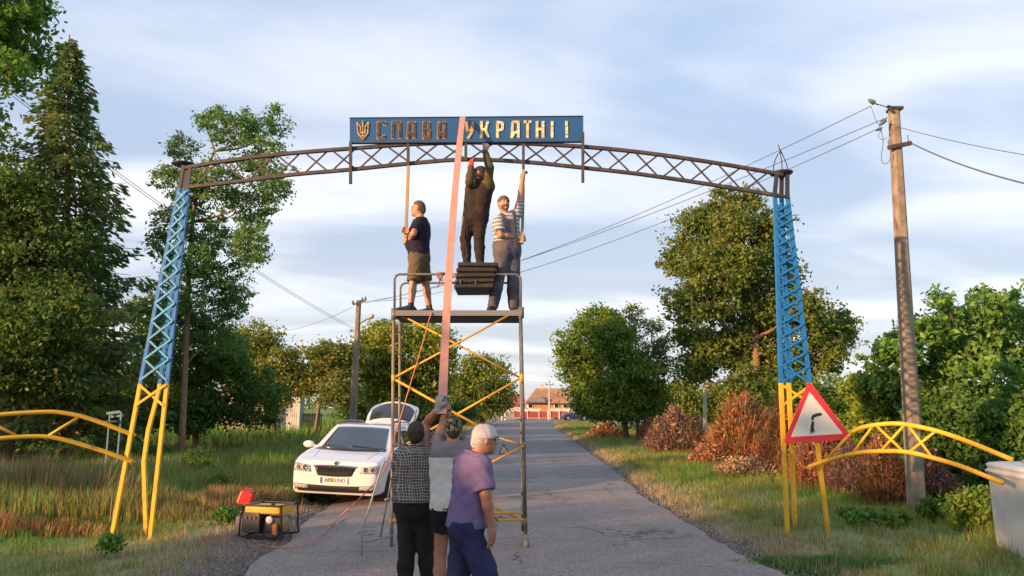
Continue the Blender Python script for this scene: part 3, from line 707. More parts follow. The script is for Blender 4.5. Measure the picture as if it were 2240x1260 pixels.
def hipped_roof(name, m, root, x0, x1, y0, y1, z0, z1, inset, over=0.5, rows=7):
    """a roof whose slopes are laid in overlapping tile courses"""
    r = obj(name, [(x0, y0, z0 - .15), (x1, y0, z0 - .15), (x1, y1, z0 - .15), (x0, y1, z0 - .15), (x0 + inset, (y0 + y1) / 2, z1 - .15), (x1 - inset, (y0 + y1) / 2, z1 - .15)],
            [(0, 1, 5, 4), (2, 3, 4, 5), (3, 0, 4), (1, 2, 5), (3, 2, 1, 0)], m, root)
    for k in range(rows):
        t0, t1 = k / rows, (k + 1) / rows
        mb = MB(); ym = (y0 + y1) / 2
        a0, a1 = x0 + inset * t0, x0 + inset * t1; b0, b1 = x1 - inset * t0, x1 - inset * t1
        ya, yb = y0 + (ym - y0) * t0, y0 + (ym - y0) * t1; za, zb = z0 + (z1 - z0) * t0, z0 + (z1 - z0) * t1
        mb.poly([(a0 - .02, ya - .05, za), (b0 + .02, ya - .05, za), (b1, yb, zb - .06), (a1, yb, zb - .06)], (0, -0.03, 0.10))
        mb.build('tile_course', m, r)
    return r
def wpt(px, py, Y=YH): return W(px, py, Y)
# large brown-roofed house
a = wpt(1152, 892); b = wpt(1262, 892)
h1 = thing('house', 'long house with a brown tiled hipped roof and orange walls at the road end', 'house', (wpt(1205, 900).x, YH + 4, 0))
z_e = wpt(1200, 882).z; z_r = wpt(1200, 850, YH + 4).z
mb = MB(); mb.box(((a.x + b.x) / 2 + .4, YH + 4, z_e / 2), (b.x - a.x, 8, z_e)); mb.build('wall', brick_or, h1)
hipped_roof('roof', tile_br, h1, a.x - .3, b.x + 1.4, YH - .5, YH + 8.5, z_e, z_r, 2.0)
mb = MB(); cq = wpt(1186, 849, YH + 4); mb.box((cq.x, YH + 4, z_r + .25), (.5, .5, 1.0)); mb.build('chimney', greyw, h1)
mb = MB()
p0 = wpt(1163, 878, YH - .6); p1 = wpt(1178, 866, YH - .6); p2 = wpt(1190, 878, YH - .6)
mb.poly([(p0.x - .9, YH - 1.2, z_e + .1), (p2.x + .3, YH - 1.2, z_e + .1), (p2.x - .1, YH - .9, p1.z - .3), (p1.x, YH - .8, p1.z), (p0.x + .1, YH - .9, p1.z - .6)], (0, 1.6, 0)); mb.build('porch_roof', slate, h1)
for px in (1160, 1217, 1236):
    q = wpt(px, 887, YH); f = MB().box((q.x, YH - .03, q.z), (.75, .12, .9)).build('window', whitep, h1); MB().box((q.x, YH - .11, q.z), (.55, .05, .7)).build('pane', darkglass, f)
# red-roofed house
h2 = thing('house', 'small house with a crimson sheet roof and pale gable left of the brown roofed one', 'house', (wpt(1130, 900, 124).x, 124, 0))
a = wpt(1098, 893, 124); b = wpt(1150, 893, 124); ze = wpt(1130, 891, 124).z; zr = wpt(1130, 863, 124).z
MB().box(((a.x + b.x) / 2, 126.5, ze / 2), (b.x - a.x - .6, 5, ze)).build('wall', cream, h2)
MB().poly([(a.x, 124, ze), (b.x, 124, ze), (b.x - .2, 126.5, zr), (a.x + .4, 126.5, zr)], (0, 0, .12)).build('roof', redroof, h2)
MB().poly([(a.x, 129, ze), (b.x, 129, ze), (b.x - .2, 126.55, zr), (a.x + .4, 126.55, zr)], (0, 0, .12)).build('roof', redroof, h2)
MB().poly([(a.x + .3, 124.2, ze), (a.x + .3, 128.8, ze), (a.x + .5, 126.5, zr - .1)], (.1, 0, 0)).build('gable', cream, h2)
# fence along the far street: red panels between pillars, cream band above
fn = thing('sheet_fence', 'red sheet metal fence between pale pillars under a cream wall band at the road end', 'fence', (wpt(1190, 915, 113).x, 113, 0))
FY = 113.0
for (x0, x1) in ((1125, 1153), (1155, 1178), (1180, 1196), (1205, 1222), (1224, 1242), (1244, 1262)):
    p, q = wpt(x0, 914, FY), wpt(x1, 900, FY); p.z = 0.25
    MB().box(((p.x + q.x) / 2, FY, (p.z + q.z) / 2), (q.x - p.x, .06, q.z - p.z)).build('panel', redsheet, fn)
for x0 in (1124, 1154, 1179, 1201, 1223, 1243, 1263):
    p = wpt(x0, 898, FY); MB().box((p.x, FY - .05, p.z / 2), (.16 if x0 != 1201 else .5, .2, p.z)).build('pillar', cream if x0 > 1190 else greyw, fn)
for (x0, x1) in ((1125, 1183), (1204, 1262)):
    p, q = wpt(x0, 900.5, FY), wpt(x1, 894, FY); MB().box(((p.x + q.x) / 2, FY + .25, (p.z + q.z) / 2), (q.x - p.x, .3, q.z - p.z)).build('wall_band', cream, fn)
fg = thing('board_fence', 'grey green board fence left of the red one', 'fence', (wpt(1110, 915, 108).x, 108, 0))
for k in range(11):
    p = wpt(1076 + k * 4.6, 899 + (k % 3), 108); MB().box((p.x, 108, p.z / 2), (.26, .05, p.z)).build('board', woodg if k % 3 else mat('green_board', (0.12, 0.2, 0.19), 0.7), fg)
gp = thing('gate_frame', 'white painted gate frame before the grey green board fence', 'gate', (wpt(1101, 915, 104).x, 104, 0))
for x0 in (1097, 1105):
    p = wpt(x0, 897, 104); MB().box((p.x, 104, p.z / 2), (.16, .16, p.z)).build('post', whitep, gp)
p, q = wpt(1097, 898, 104), wpt(1105, 898, 104); MB().box(((p.x + q.x) / 2, 104, p.z), (q.x - p.x + .16, .2, .14)).build('lintel', whitep, gp)
# small shed with pyramid roof
sy = 50.0; p = W(643, 915, sy)
sh = thing('shed', 'small whitewashed shed with a grey pyramid roof among the trees on the left', 'shed', (p.x, sy + .6, 0))
ze = W(643, 867, sy).z; zt = W(640, 846, sy + .6).z; wdt = 28 * PX(sy)
MB().box((p.x - .1, sy + .6, ze / 2), (wdt, 1.2, ze)).build('wall', greyw, sh)
for k in range(6):
    MB().box((p.x - .1 - wdt / 2 + (k + .5) * wdt / 6, sy - .02, ze / 2), (wdt / 6 - .02, .03, ze)).build('plank', mat('pale_plank', (0.5, 0.5, 0.48), 0.9, noise=.2, scale=4), sh)
MB().box((p.x + wdt / 2 - .1, sy - .05, ze / 2), (.12, .06, ze)).build('corner_board', mat('blue_white', (0.45, 0.56, 0.6), 0.8), sh)
rw = wdt / 2 + .35; cx_, cy_ = p.x - .1, sy + .6
obj('roof', [(cx_ - rw, cy_ - rw, ze), (cx_ + rw, cy_ - rw, ze), (cx_ + rw, cy_ + rw, ze), (cx_ - rw, cy_ + rw, ze), (cx_, cy_, zt)], [(0, 1, 4), (1, 2, 4), (2, 3, 4), (3, 0, 4), (3, 2, 1, 0)], slate, sh)
# low shed wall left of it and an old pink house behind the leaves
oh = thing('house', 'old pink plastered house almost hidden behind the olive tree', 'house', (W(545, 900, 56).x, 58, 0))
p = W(545, 880, 56); MB().box((p.x, 58, 2.0), (4.2, 4, 4.0)).build('wall', mat('pink_plaster', (0.5, 0.36, 0.28), 0.9, noise=.2, scale=2), oh)
zr = W(545, 800, 58).z
obj('roof', [(p.x - 2.5, 55.6, 4), (p.x + 2.5, 55.6, 4), (p.x + 2.5, 60.4, 4), (p.x - 2.5, 60.4, 4), (p.x - 1.2, 58, zr), (p.x + 1.2, 58, zr)], [(0, 1, 5, 4), (2, 3, 4, 5), (3, 0, 4), (1, 2, 5), (3, 2, 1, 0)], slate, oh)
w_ = MB().box((p.x + .4, 55.98, 2.3), (.9, .08, 1.1)).build('window', whitep, oh); MB().box((p.x + .4, 55.92, 2.3), (.7, .05, .9)).build('pane', darkglass, w_)
pf = thing('picket_fence', 'grey picket fence right of the small shed', 'fence', (W(670, 915, 51).x, 51, 0))
for k in range(12):
    p = W(660 + k * 4, 903 + (k % 2) * 2, 51); MB().box((p.x, 51, p.z / 2), (.09, .03, p.z)).build('picket', woodg, pf)
p, q = W(658, 908, 51), W(706, 908, 51); MB().box(((p.x + q.x) / 2, 51.05, p.z), (q.x - p.x, .04, .07)).build('rail', woodg, pf)
# tilted blue board in the meadow
tb = thing('bench', 'small weathered blue bench standing in the meadow beyond the left yellow bar', 'bench', (W(245, 925, 20).x, 20, 0))
bl = mat('faded_blue', (0.13, 0.24, 0.28), 0.7, noise=.2); dk = mat('dark_metal', (0.03, 0.03, 0.032), 0.5)
p = W(248, 905, 20)
for k in range(2): MB().box((p.x + .03 * k, 20 + .1 * k, p.z + .03 - .09 * k), (.36, .03, .07), Matrix.Rotation(-.12, 3, 'Y')).build('slat', bl, tb)
for sx in (-.15, .15): MB().beam((p.x + sx, 20.1, -.02), (p.x + sx + .06, 20, p.z + .05), .035, .035).build('leg', bl, tb)
MB().box((p.x, 19.95, p.z - .2), (.4, .3, .04)).build('seat', dk, tb)
# ================================================================== poles, lamps, wires
conc = mat('concrete', (0.23, 0.185, 0.145), 0.9, noise=0.28, scale=5, bump=0.8, bscale=35)
iron = mat('rusty_iron', (0.055, 0.04, 0.035), 0.7, noise=.4, scale=20)
insul = mat('glass_insulator', (0.10, 0.16, 0.15), 0.25)
wirem = mat('wire', (0.10, 0.11, 0.13), 0.6)
def rect_pole(root, base, top, w0, w1, d0, d1, m):
    vs = []; base = Vector(base); top = Vector(top)
    for c, w, d in ((base, w0, d0), (base.lerp(top, .5), (w0 + w1) / 2, (d0 + d1) / 2), (top, w1, d1)):
        ch = .22 * w
        for (x, y) in ((-w / 2 + ch, -d / 2), (w / 2 - ch, -d / 2), (w / 2, -d / 2 + ch), (w / 2, d / 2 - ch), (w / 2 - ch, d / 2), (-w / 2 + ch, d / 2), (-w / 2, d / 2 - ch), (-w / 2, -d / 2 + ch)):
            vs.append(c + Vector((x, y, 0)))
    fs = [(i * 8 + k, i * 8 + (k + 1) % 8, (i + 1) * 8 + (k + 1) % 8, (i + 1) * 8 + k) for i in range(2) for k in range(8)] + [tuple(range(7, -1, -1)), tuple(range(16, 24))]
    return obj('pole', vs, fs, m, root)
def insulator(root, c, tilt=(0, 0, 1), s=1.0, name='insulator'):
    return MB().lathe(c, [(.008 * s, -.06 * s), (.012 * s, 0), (.045 * s, .01 * s), (.035 * s, .05 * s), (.042 * s, .06 * s), (.028 * s, .10 * s), (.02 * s, .13 * s)], 10, tilt).build(name, insul, root, smooth=True)
PB = G(2006, 1125); PB.z = -.05
YP = PB.y
PT = W(1955, 240, YP)
up = thing('utility_pole', 'leaning concrete utility pole with iron brackets right of the arch', 'utility pole', (PB.x, YP, 0))
rect_pole(up, PB, PT, .27, .175, .27, .175, conc)
MB().box(PT + Vector((.02, 0, .0)), (.22, .24, .05)).build('strap', iron, up)
MB().beam(PT + Vector((.0, -.1, -.02)), PT + Vector((-.17, -.1, .03)), .03, .05).beam(PT + Vector((-.06, -.1, -.1)), PT + Vector((-.17, -.1, .03)), .03, .05).build('bracket', iron, up)
iA = W(1914, 226, YP - .15); iB = W(1936, 262, YP - .15); iC = W(1927, 281, YP - .15)
MB().tube([PT + Vector((-.15, -.1, 0)), iA], .01, 6).build('hook', iron, up)
insulator(up, iA, (-.8, 0, .5), 1.1); insulator(up, iB, (-.6, 0, -.6), 1.1); insulator(up, iC, (-.8, 0, -.3), .8)
cb0, cb1 = W(1943, 323, YP - .12), W(1993, 313, YP - .12)
MB().beam(cb0, cb1, .07, .07).build('crossarm', iron, up)
MB().tube([cb0 + Vector((.01, 0, 0)), cb0 + Vector((.01, 0, .16))], .008, 5).build('pin', iron, up)
MB().tube([cb1 + Vector((-.05, 0, 0)), cb1 + Vector((-.05, 0, .16))], .008, 5).build('pin', iron, up)
MB().tube(smooth_pts([W(1927, 283, YP - .1), W(1932, 310, YP - .12), W(1928, 340, YP - .12), W(1932, 357, YP - .12), W(1944, 354, YP - .12), W(1951, 335, YP - .1)], 5), .007, 5).build('cable_loop', wirem, up)
MB().tube(smooth_pts([W(1905, 232, YP - .2), W(1916, 262, YP - .15), W(1927, 282, YP - .12), W(1921, 298, YP - .12), W(1932, 306, YP - .12), W(1940, 300, YP - .12)], 5), .005, 5).build('cable_loop', wirem, up)
def wire(label, a, b, sag, r, mids=None, group=None):
    a = Vector(a); b = Vector(b); pts = []
    for i in range(25):
        t = i / 24; q = a.lerp(b, t); q.z -= sag * 4 * t * (1 - t); pts.append(q)
    mb = MB(); mb.tube(pts, r, 5)
    return mb.build('wire', wirem, None, label=label, cat='wire', group=group)
# mid left pole with lamp
YL = 33.0
LB = W(768, 985, YL); LB.z = 0; LT = W(785, 657, YL)
lp = thing('utility_pole', 'weathered pole with a street lamp arm behind the white car', 'utility pole', (LB.x, YL, 0))
rect_pole(lp, LB, LT, .33, .2, .33, .2, conc)
a, b = W(772, 666, YL - .2), W(799, 658, YL - .2); MB().beam(a, b, .05, .05).build('crossarm', iron, lp)
for q in (a, b, a.lerp(b, .75)): insulator(lp, q + Vector((0, 0, .02)), s=1.3)
MB().tube(smooth_pts([W(790, 706, YL), W(800, 700, YL - .3), W(806, 695, YL - .5)], 4), .03, 6).build('lamp_arm', iron, lp)
lh = MB(); q0, q1 = W(803, 697, YL - .5), W(817, 690, YL - .9)
lh.tube([q0, q0.lerp(q1, .3), q0.lerp(q1, .7), q1], [.04, .10, .12, .05], 8); lh.build('lamp_head', mat('lamp_grey', (.35, .36, .38), .5), lp, smooth=True)
def lamp_post(label, pxb, pyb, pxt, pyt, Y, arm=None, w=.2):
    B_ = W(pxb, pyb, Y); B_.z = 0; T_ = W(pxt, pyt, Y)
    root = thing('street_lamp' if arm else 'utility_pole', label, 'street lamp' if arm else 'utility pole', (B_.x, Y, 0))
    rect_pole(root, B_, T_, w, w * .65, w, w * .65, mat('pale_concrete', (.42, .39, .35), .9, noise=.15, scale=2))
    if arm:
        q0, q1 = W(arm[0], arm[1], Y), W(arm[2], arm[3], Y - .5)
        MB().tube([T_ + Vector((0, 0, -.2)), q0], .045, 6).build('lamp_arm', iron, root)
        MB().tube([q0, q0.lerp(q1, .5), q1], [.07, .17, .08], 7).build('lamp_head', mat('lamp_white', (.6, .6, .58), .4), root, smooth=True)
    else:
        MB().box(T_ + Vector((0, 0, -.35)), (1.1, .1, .1)).build('crossarm', iron, root)
        for sx in (-.5, 0, .5): insulator(root, T_ + Vector((sx, 0, -.3 if sx else 0)), s=1.8)
    return T_
tA = lamp_post('far pale lamp post with a short arm left of the road bend', 1039, 918, 1043, 806, 88, (1047, 818, 1054, 808), .3)
tB = lamp_post('far pale concrete pole in front of the brown roofed house', 1201, 916, 1202, 836, 106, None, .3)
tC = lamp_post('grey pole standing under the chestnut tree on the right', 1543, 960, 1541, 780, 48, None, .25)
G3 = None
for k, (pa, pb, tx) in enumerate((((796, 660), (1905, 232), 'highest of the three wires crossing from the left lamp pole to the right concrete pole'), ((775, 667), (1929, 262), 'middle of the three wires crossing from the left lamp pole to the right concrete pole'), ((789, 661), (1920, 282), 'lowest of the three wires crossing from the left lamp pole to the right concrete pole'))):
    wire(tx, W(*pa, YL - .2), W(*pb, YP - .2), (.62, .45, .75)[k], .0085)
wire('thin upper wire running right from the concrete pole', W(1962, 277, YP - .1), W(2330, 353, YP - 3.5), .05, .007)
tw = wire('thick twisted cable running right from the iron crossarm', W(1995, 314, YP - .12), W(2330, 420, YP - 4), .1, .013)
wire('upper of the twin wires passing behind the spruce', W(-60, 134, 14), W(775, 717, YL - .2), .35, .008)
wire('lower of the twin wires passing behind the spruce', W(-60, 142, 14.2), W(776, 722, YL - .2), .35, .008)
wire('service wire from the lamp pole down to the olive tree', W(590, 727, 42), W(771, 672, YL - .2), .25, .010)
wire('distant wire between the far lamp post and the far concrete pole', tA, tB, .5, .02)
# ================================================================== gateway arch
YA = 11.1
def worn(name, col, wear, rough=.45, amount=(.62, .72), scale=9, noise=.12):
    m = bpy.data.materials.new(name); m.use_nodes = True; t = m.node_tree; b = t.nodes['Principled BSDF']; b.inputs['Roughness'].default_value = rough
    tcn = t.nodes.new('ShaderNodeTexCoord'); n = t.nodes.new('ShaderNodeTexNoise'); n.inputs['Scale'].default_value = scale; n.inputs['Detail'].default_value = 8; n.inputs['Roughness'].default_value = .7
    t.links.new(tcn.outputs['Object'], n.inputs[0]); r = t.nodes.new('ShaderNodeMapRange'); r.inputs[1].default_value = amount[0]; r.inputs[2].default_value = amount[1]; t.links.new(n.outputs[0], r.inputs[0])
    n2 = t.nodes.new('ShaderNodeTexNoise'); n2.inputs['Scale'].default_value = 3.1; n2.inputs['Detail'].default_value = 3; t.links.new(tcn.outputs['Object'], n2.inputs[0])
    x0 = t.nodes.new('ShaderNodeMix'); x0.data_type = 'RGBA'; x0.inputs[6].default_value = (*[c * (1 - noise) for c in col], 1); x0.inputs[7].default_value = (*[c * (1 + noise) for c in col], 1); t.links.new(n2.outputs[0], x0.inputs[0])
    x = t.nodes.new('ShaderNodeMix'); x.data_type = 'RGBA'; x.inputs[7].default_value = (*wear, 1); t.links.new(x0.outputs[2], x.inputs[6]); t.links.new(r.outputs[0], x.inputs[0])
    t.links.new(x.outputs[2], b.inputs['Base Color']); return m
blue = worn('blue_paint', (.010, .15, .43), (.09, .13, .19), noise=.25)
lblue = worn('pale_blue_paint', (.10, .36, .52), (.30, .48, .55), noise=.3)
yel = worn('yellow_paint', (.74, .42, .02), (.40, .22, .04), noise=.2, amount=(.56, .68), rough=.55)
rust = worn('dark_rusty_steel', (.035, .033, .037), (.085, .058, .05), rough=.6, noise=.3, amount=(.5, .62))
blk = worn('black_steel', (.025, .028, .035), (.07, .05, .05), rough=.5, noise=.3)
gate = thing('gateway_arch', 'blue and yellow lattice gateway arch spanning the road', 'arch', (0, YA, 0))
def on_line(p, q, t): return p + (q - p) * t
def leg(pix, Y, size=.052, mats=(yel, blue, blk), cuts=(840, 412), toground=True):
    """pix: from the ground up. Material changes at rows cuts"""
    pts = [W(px, py, y_) for (px, py, y_) in pix]; pts[0].z = -.05 if toground else pts[0].z
    ex = []; mi = []
    rows = [q[1] for q in pix]
    new = [(pts[0], rows[0])]
    for i in range(len(pts) - 1):
        for c in cuts:
            if rows[i] > c > rows[i + 1]:
                t = (rows[i] - c) / (rows[i] - rows[i + 1]); new.append((pts[i].lerp(pts[i + 1], t), c))
        new.append((pts[i + 1], rows[i + 1]))
    v = []; f = []; h = size / 2; m = []
    for i, (q, rw) in enumerate(new):
        v += [q + Vector((sx * h, sy * h, 0)) for sx, sy in ((-1, -1), (1, -1), (1, 1), (-1, 1))]
    for i in range(len(new) - 1):
        mid = (new[i][1] + new[i + 1][1]) / 2; k = 0 if mid > cuts[0] else (1 if mid > cuts[1] else 2)
        for j in range(4): f.append((i * 4 + j, i * 4 + (j + 1) % 4, (i + 1) * 4 + (j + 1) % 4, (i + 1) * 4 + j)); m.append(k)
    f += [(3, 2, 1, 0), tuple(len(v) - 4 + j for j in range(4))]; m += [0, 2]
    obj('leg', v, f, list(mats), gate, midx=m)
def at_row(pix, row):
    for (x0, y0, Y0), (x1, y1, Y1) in zip(pix[:-1], pix[1:]):
        if y0 >= row >= y1:
            t = (y0 - row) / (y0 - y1); return W(x0 + (x1 - x0) * t, row, Y0 + (Y1 - Y0) * t)
    return W(*pix[-1])
def lattice(A, B, rows, m_of, off, w=.028, skip=()):
    for i in range(len(rows) - 1):
        if i in skip: continue
        r0, r1 = rows[i], rows[i + 1]
        a0, a1, b0, b1 = at_row(A, r0), at_row(A, r1), at_row(B, r0), at_row(B, r1)
        d = Vector(off)
        m = m_of((r0 + r1) / 2)
        MB().beam(a0 + d, b1 + d, w, .014, up=(0, -1, 0.01)).build('brace', m, gate)
        MB().beam(b0 + d + Vector((0, .016, 0)), a1 + d + Vector((0, .016, 0)), w, .014, up=(0, -1, 0.01)).build('brace', m, gate)
LA = [(245, 1163, YA), (308, 836, YA), (393, 410, YA), (402, 362, YA)]
LBp = [(330, 1157, YA), (366, 836, YA), (411, 410, YA), (417, 362, YA)]
LC = [(322, 1146, YA + .45), (315, 1010, YA + .45), (325, 940, YA + .45), (349, 850, YA + .42), (405, 410, YA + .2), (409, 362, YA + .2)]
leg(LA, YA); leg(LBp, YA); leg(LC, YA, .055)
def rows_(top, bot, n, g):
    s = [0.0]; st = 1.0
    for i in range(n): s.append(s[-1] + st); st *= g
    return [top + (bot - top) * q / s[-1] for q in s][::-1]
rl = rows_(420, 832, 12, 1.055)
lm = lambda r: yel if r > 838 else lblue
lattice(LA, LBp, rl, lambda r: lblue, (0, -.045, 0), .026)
lattice(LBp, LC, rl, lambda r: blue, (.0, .0, 0), .026)
lattice(LA, LC, rl, lambda r: blue, (0, .0, 0), .026)
lattice(LA, LBp, [888, 842], lambda r: yel, (0, -.045, 0), .034)
# cap of the left tower
MB().lathe(W(403, 360, YA + .1), [(.05, -.05), (.17, -.015), (.19, 0.0), (.17, .015)], 18).build('cap', blk, gate, smooth=True)
# right tower
RA = [(1722, 1162, YA), (1708, 836, YA), (1695, 420, YA), (1699, 382, YA)]
RB = [(1813, 1173, YA - .02), (1771, 836, YA), (1722, 424, YA), (1722, 382, YA)]
RC = [(1740, 1160, YA + .45), (1725, 836, YA + .42), (1709, 422, YA + .2), (1710, 382, YA + .2)]
leg(RA, YA, .055, cuts=(838, 430)); leg(RB, YA, .055, cuts=(838, 430)); leg(RC, YA, .055, cuts=(838, 430))
rr1 = rows_(448, 836, 16, 1.05)
lattice(RA, RB, rr1, lambda r: blue, (0, -.045, 0), .028)
lattice(RB, RC, rr1, lambda r: blue, (0, 0, 0), .028)
lattice(RA, RC, rr1, lambda r: blue, (0, 0, 0), .028)
lattice(RA, RB, [886, 842], lambda r: yel, (0, -.045, 0), .034)
MB().beam(W(1695, 427, YA - .05), W(1724, 431, YA - .05), .04, .05).build('tie_bar', blk, gate)
cc_ = W(1709, 379, YA + .1)
MB().lathe(cc_, [(.05, -.06), (.10, -.045), (.17, -.01), (.18, .01), (.10, .018), (.02, .03)], 20).build('cap', blk, gate, smooth=True)
for a in (0.3, 2.4, 4.5):
    d = Vector((math.cos(a), math.sin(a), 0)); tip = W(1708, 330, YA + .1)
    MB().tube(smooth_pts([cc_ + d * .12, cc_ + d * .115 + Vector((0, 0, .14)), cc_ + d * .06 + Vector((0, 0, .28)), tip], 4), .008, 5).build('spire_rib', blk, gate)
MB().tube([W(1708, 334, YA + .1), W(1702, 315, YA + .1)], [.012, .004], 5).build('finial', blk, gate)
# truss
TOP = [(405, 368), (413, 366), (475, 355), (540, 346), (640, 335), (767, 325), (893, 316), (1020, 312), (1145, 314), (1275, 321), (1400, 333), (1550, 354), (1690, 378), (1712, 382)]
BOT = [(405, 413), (420, 409), (530, 396), (640, 382), (767, 371), (893, 358), (1015, 349), (1145, 354), (1275, 367), (1400, 381), (1550, 403), (1690, 426), (1712, 429)]
def chord(tab):
    pts = smooth_pts([W(x, y, YA) for x, y in tab], 3); mb = MB(); v = []; f = []
    for q in pts:
        for sx, sz in ((-.03, -.025), (.03, -.025), (.03, .025), (-.03, .025)): v.append(q + Vector((0, sx, sz)))
    for i in range(len(pts) - 1):
        for j in range(4): f.append((i * 4 + j, i * 4 + (j + 1) % 4, (i + 1) * 4 + (j + 1) % 4, (i + 1) * 4 + j))
    f += [(3, 2, 1, 0), tuple(len(v) - 4 + j for j in range(4))]
    obj('chord', v, f, rust, gate)
chord(TOP); chord(BOT)
def interp(tab, x): return float(np.interp(x, [q[0] for q in tab], [q[1] for q in tab]))
x = 428.0
while x < 1660:
    x1 = x + 46
    for (a, b, o) in ((x, x1, -.014), (x1, x, .014)):
        MB().beam(W(a, interp(TOP, a) + 3, YA + o), W(b, interp(BOT, b) - 3, YA + o), .026, .012).build('brace', rust, gate)
    x += 60.2
# yellow side arches
def side_arch(label, top, bot, braces, Ya, Yb, xa, xb, stubs=()):
    Yof = lambda px: Ya + (Yb - Ya) * (px - xa) / (xb - xa)
    w0 = W(bot[0][0], bot[0][1], Yof(bot[0][0]))
    root = thing('side_arch', label, 'arch', (w0.x, w0.y, 0))
    for tab in (top, bot):
        MB().tube(smooth_pts([W(x, y, Yof(x)) for x, y in tab], 6), .030, 8).build('bar', yel, root, smooth=True)
    for (x0, x1) in braces:
        ya, yb_ = interp(top, x0), interp(bot, x1)
        MB().tube([W(x0, ya + 2, Yof(x0)), W(x1, yb_ - 2, Yof(x1))], .019, 6).build('brace', yel, root, smooth=True)
    for pts in stubs: MB().tube([W(x, y, Yof(x)) for x, y in pts], .02, 6).build('clamp', yel, root, smooth=True)
side_arch('yellow curved double bar running left out of the picture from the left tower', [(-260, 985), (-150, 945), (-60, 915), (0, 907), (100, 901), (150, 905), (200, 917), (277, 946), (290, 953)],
          [(-260, 1045), (-150, 998), (-60, 968), (0, 959), (60, 955), (110, 956), (160, 967), (220, 985), (268, 1002), (290, 1010)],
          [(172, 105), (-38, 38), (-50, -130), (-140, -60)], YA - .02, 9.6, 277, -260, [[(283, 945), (296, 952), (290, 957)], [(275, 1004), (295, 1013), (287, 1015)]])
side_arch('yellow curved double bar reaching right from the right tower to the white bin', [(1862, 945), (1890, 934), (1940, 927), (1985, 929), (2050, 943), (2120, 967), (2215, 1006)],
          [(1768, 1022), (1800, 1010), (1870, 992), (1930, 987), (1985, 989), (2050, 1004), (2110, 1023), (2195, 1057)],
          [(1908, 1866), (1918, 1975), (1978, 1928), (1988, 2038), (2046, 1990), (1862, 1806)], YA - .12, 9.0, 1768, 2200, [[(1768, 1021), (1762, 1023), (1775, 1026)]])
# ------------------------------------------------------------------ warning sign on the right tower
redp = mat('sign_red', (.62, .03, .045), .35, noise=.05); whitef = mat('sign_white', (.66, .64, .58), .4, noise=.05, scale=2); blackf = mat('sign_black', (.02, .02, .02), .4)
YSg = YA - .10
ws = thing('warning_sign', 'big red bordered triangular sign with a black bent arrow on the right tower', 'road sign', (W(1785, 965, YSg).x, YSg, W(1785, 968, YSg).z))
def rounded(ptspx, r=7, n=5):
    out = []; m = len(ptspx)
    for i in range(m):
        p = Vector(ptspx[i]); a = (Vector(ptspx[i - 1]) - p).normalized() * r * 1.6; b = (Vector(ptspx[(i + 1) % m]) - p).normalized() * r * 1.6
        for k in range(n + 1):
            t = k / n; out.append((p + a) * (1 - t) ** 2 + p * 2 * t * (1 - t) + (p + b) * t * t)
    return out
tri = rounded([(1714, 970), (1770, 832), (1866, 961)])
MB().poly([W(x, y, YSg) for x, y in tri][::-1], (0, .018, 0)).build('plate', redp, ws)
tri2 = rounded([(1730, 956), (1771, 857), (1844, 949)], 1.5)
MB().poly([W(x, y, YSg - .004) for x, y in tri2][::-1], (0, .003, 0)).build('face', whitef, ws)
def flat(pts, y, m, root, name='mark', d=.002):
    MB().poly([W(a, b, y) for a, b in pts][::-1], (0, d, 0)).build(name, m, root)
flat([(1772, 950), (1774, 930), (1777, 920), (1781, 923), (1780, 935), (1783, 946), (1779, 943), (1777, 950), (1775, 944)], YSg - .008, blackf, ws, 'arrow_tail')
flat([(1775, 919), (1775, 912), (1778, 907), (1787, 904), (1795, 903), (1799, 906), (1796, 909), (1788, 911), (1781, 913), (1779, 920)], YSg - .008, blackf, ws, 'arrow_head')
for k, (a, b) in enumerate(((1772, 880), (1786, 962))): MB().box(W(a + 6, b - 30 * (k == 1), YSg + .04), (.10, .05, .03)).build('clip', dk, ws)
# small warning triangle standing on the road
YT = 29.0
rt = thing('road_triangle', 'small white triangular roadworks sign with dark red edge standing on the asphalt', 'road sign', (G(1102, 994).x, YT, 0))
MB().poly([W(x, y, YT) for x, y in rounded([(1091, 993), (1102, 970), (1114, 993)], 1.5, 3)][::-1], (0, .012, 0)).build('plate', mat('dark_red', (.2, .03, .04), .5), rt)
MB().poly([W(x, y, YT - .004) for x, y in [(1095, 990.5), (1102, 976), (1110, 990.5)]][::-1], (0, .003, 0)).build('face', whitef, rt)
flat([(1100, 989), (1102, 982), (1104, 983), (1103.5, 986), (1106, 989)], YT - .008, mat('mark_red', (.4, .1, .1), .5), rt)
for x in (1094, 1111): MB().beam(W(x, 992, YT + .01), G(x + (x - 1102) * .2, 998), .02, .02).build('leg', dk, rt)
